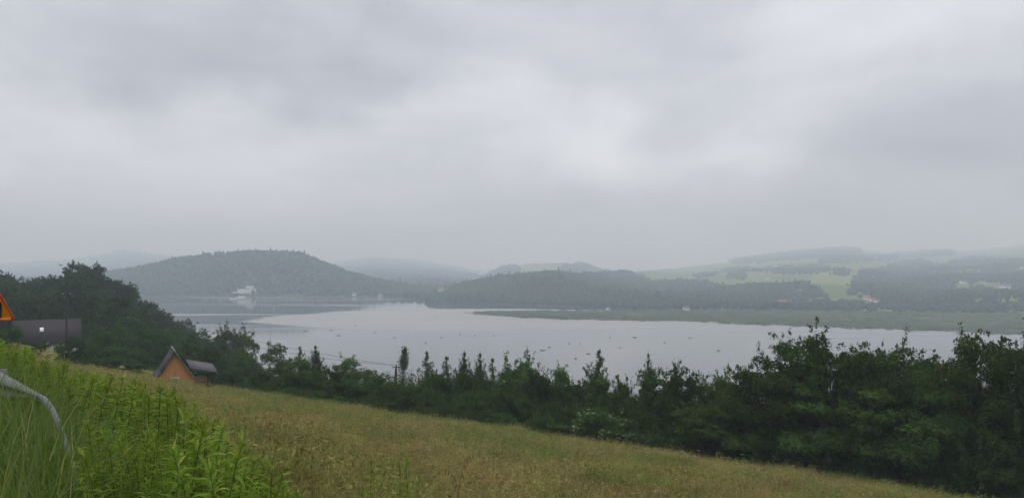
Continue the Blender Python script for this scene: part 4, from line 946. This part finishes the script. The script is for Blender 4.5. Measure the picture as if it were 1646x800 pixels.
# arching seed heads of tall grass before the meadow
M['seed'] = plain('dry_seed_head', (.17, .12, .065), .9)
for (x, y, Y, L, sd_, lab) in ((764, 728, 5.0, .75, 1, 'arching dry grass stalk with drooping dark seed head in front of the meadow'), (713, 755, 5.2, .6, -1, 'shorter drooping grass stalk left of the tall arching one'), (1122, 783, 6.0, .6, 1, 'bent dry grass stalk at the bottom edge right of the middle')):
    tip = at(x, y, Y); r = empty('grass_stalk', (tip.x - sd_ * .11, Y, tip.z - L))
    tt = np.linspace(0, 1, 12); P = np.stack([sd_ * .11 * (tt ** 2) * 1.0 - .02 * sd_, 0 * tt, L * np.sin(tt * 1.57)], -1)
    P = np.vstack([P, [(sd_ * .13, 0, L * .995), (sd_ * .16, 0, L * .96), (sd_ * .18, 0, L * .90)]])
    zz = gz(r.location.x, Y); P = np.vstack([[(-.03 * sd_, 0, zz - r.location.z - .05)], P])
    m = MB(); m.tube(P, np.linspace(.0035, .0015, len(P)), 5); m.build('stem', M['straw'], r)
    m = MB()
    for i in range(8, 16):
        q = P[min(i, len(P) - 1)]; dn = np.array([sd_ * .012, .0, -.07 + .003 * i]); m.tube([q, q + dn * .4, q + dn], [.0015, .0035, .001], 5)
    m.build('seed_head', M['seed'], r)
    tag(r, lab, 'grass stalk', 'tall grass stalks in front of the meadow')

# ------------------------------------------------------------------ grass
def blades(P, H, g, width, bend, seg=3):
    """curved tapering strips; P feet, H lengths"""
    n = len(P); a = g.uniform(0, 6.28, n); d = np.stack([np.cos(a), np.sin(a), 0 * a], -1); sdv = np.stack([-np.sin(a), np.cos(a), 0 * a], -1)
    bnd = bend * g.uniform(.2, 1.3, n); V = []
    for k in range(seg + 1):
        t = k / seg; w = width * (1 - t ** 1.6) * g.uniform(.8, 1.2, n)
        c = P + d * (H * bnd * t * t)[:, None] + np.stack([0 * H, 0 * H, H * t * (1 - .35 * bnd * t)], -1)
        V += [c - sdv * w[:, None], c + sdv * w[:, None]]
    V = np.stack(V, 1).reshape(-1, 3); o = np.arange(n)[:, None] * (2 * seg + 2); Q = []
    for k in range(seg): Q.append(o + np.array([2 * k, 2 * k + 1, 2 * k + 3, 2 * k + 2]))
    return V, np.stack(Q, 1).reshape(-1, 4)
# verge: long rank grass round the barrier and under the camera
g = np.random.default_rng(21)
n = 120000
X = g.uniform(-9, 1.5, n); Y = g.uniform(1.6, 12, n); s_ = rail_s(X, Y); pxs = CX + F * X / Y; keep = (s_ < 1.3 + .8 * g.random(n)) & (np.abs(pxs - CX) < 930) & (Y > 2.0)
keep &= ~((s_ > .5) & (g.random(n) < .6)); X, Y, s_, pxs = X[keep], Y[keep], s_[keep], pxs[keep]
P = np.stack([X, Y, ground(X, Y) - .02], -1); Hh = g.uniform(.30, .82, len(X)) * np.interp(s_, [-3, -.4, 0, .4, 1.5], [1.0, 1.2, 1.15, .75, .8]) * (1 + .25 * np.sin(X * 2.3) * np.sin(Y * 1.9))
Hh *= np.interp(pxs, [60, 150, 240, 320], [1, .75, .5, .35])
V, Q = blades(P, Hh, g, .0052, .8)
tag(obj('grass', mesh('grass', V, Q, M['blade'])), 'rank green verge grass around the crash barrier', kind='stuff')
# under-storey of the goldenrod bed
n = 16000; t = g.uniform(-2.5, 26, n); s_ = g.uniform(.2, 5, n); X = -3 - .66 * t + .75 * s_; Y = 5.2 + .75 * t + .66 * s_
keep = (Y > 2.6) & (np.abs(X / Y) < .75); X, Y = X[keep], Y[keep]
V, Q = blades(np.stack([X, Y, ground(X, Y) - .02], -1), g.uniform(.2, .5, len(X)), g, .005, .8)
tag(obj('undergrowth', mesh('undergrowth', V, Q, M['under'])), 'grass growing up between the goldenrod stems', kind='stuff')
# meadow tufts
def tuft(seed, H, spread, nb, heads):
    g = np.random.default_rng(seed); P = np.stack([g.normal(size=nb) * spread, g.normal(size=nb) * spread, np.zeros(nb)], -1)
    V, Q = blades(P, H * g.uniform(.5, 1.1, nb), g, .0055, .55, 2)
    if heads:
        tip = V.reshape(nb, 6, 3)[:, 4][: heads]; hv, hq = leaf_faces(np.repeat(tip, 3, 0) + g.normal(size=(heads * 3, 3)) * [.02, .02, .04], g.normal(size=(heads * 3, 3)), .07, g, .3)
        Q = np.vstack([Q, hq + len(V)]); V = np.vstack([V, hv])
    return mesh('tuft', V, Q, M['meadow_blade'])
TUFTS = [tuft(i, h, .16, 46, hd) for i, (h, hd) in enumerate(((.55, 14), (.65, 20), (.5, 0), (.45, 8), (.7, 26)))]
g = np.random.default_rng(31)
XY = []
for (y0, y1, den) in ((3.5, 14, 16), (14, 30, 13), (30, 60, 8), (60, 150, 4.5)):
    n = int((y1 ** 2 - y0 ** 2) * .76 * den); Y = np.sqrt(g.uniform(y0 ** 2, y1 ** 2, n)); X = g.uniform(-.76, .76, n) * Y; XY.append(np.stack([X, Y], -1))
XY = np.vstack(XY); X, Y = XY.T
s_ = rail_s(X, Y); tt = (X + 3) * -.66 + (Y - 5.2) * .75
bed = (s_ < np.interp(tt, [-4, -1.2, .5, 3, 8, 25, 60], [.8, 1.9, 2.5, 3.1, 3.4, 4.2, 4.2]))
keep = ~bed & (Y < edge(X) + 4)
X, Y = X[keep], Y[keep]; n = len(X)
sc = g.uniform(.6, 1.35, n) * (1 + .45 * np.sin(X * .9 + 2 * np.sin(Y * .5)) * np.sin(Y * .8 + X * .3)) * np.interp(Y, [5, 30, 100], [.85, 1.0, 1.1]); wsc = sc * np.interp(Y, [5, 60, 120], [1, 1.5, 1.8])
scatter_object('meadow_grass', np.stack([X, Y, ground(X, Y) - .03], -1), np.stack([g.normal(size=n) * .12, g.normal(size=n) * .12, g.uniform(0, 6.28, n)], -1), np.stack([wsc, wsc, sc], -1), g.integers(0, 5, n), TUFTS, 'tall seeding hay meadow grass in straw and green patches')

# lush strip where the meadow meets the hedge
LUSH = []
for tm in TUFTS[:4]:
    tm2 = tm.copy(); tm2.materials.clear(); tm2.materials.append(M['lush']); LUSH.append(tm2)
g = np.random.default_rng(41); n = 9000; X = g.uniform(-95, 62, n); Y = edge(X) + g.normal(size=n) * 1.3 + 1.2 + 1.2 * np.sin(X * .35); keep = np.abs(X / Y) < .8; X, Y = X[keep], Y[keep]; n = len(X)
sc = g.uniform(.7, 1.5, n); scatter_object('hedge_grass', np.stack([X, Y, ground(X, Y) - .03], -1), np.stack([g.normal(size=n) * .12, g.normal(size=n) * .12, g.uniform(0, 6.28, n)], -1), np.stack([sc * 1.6, sc * 1.6, sc], -1), g.integers(0, 4, n), LUSH, 'fresh green grass along the foot of the hedge')

# ------------------------------------------------------------------ haze
hm = bpy.data.materials.new('haze'); hm.use_nodes = True; hm.node_tree.nodes.clear(); b = NB(hm.node_tree)
pv = b.n('ShaderNodeVolumePrincipled', {'Color': (.70, .81, .95, 1), 'Density': .00041, 'Absorption Color': (.60, .60, .60, 1), 'Anisotropy': 0.0})
o_ = b.n('ShaderNodeOutputMaterial'); hm.node_tree.links.new(pv.outputs[0], o_.inputs['Volume'])
m = MB(); m.box(-10600, 10600, -600, 10600, -88, 240)
hz_ = m.build('haze', hm); tag(hz_, 'thin grey mist over the lake and the far hills', kind='stuff')
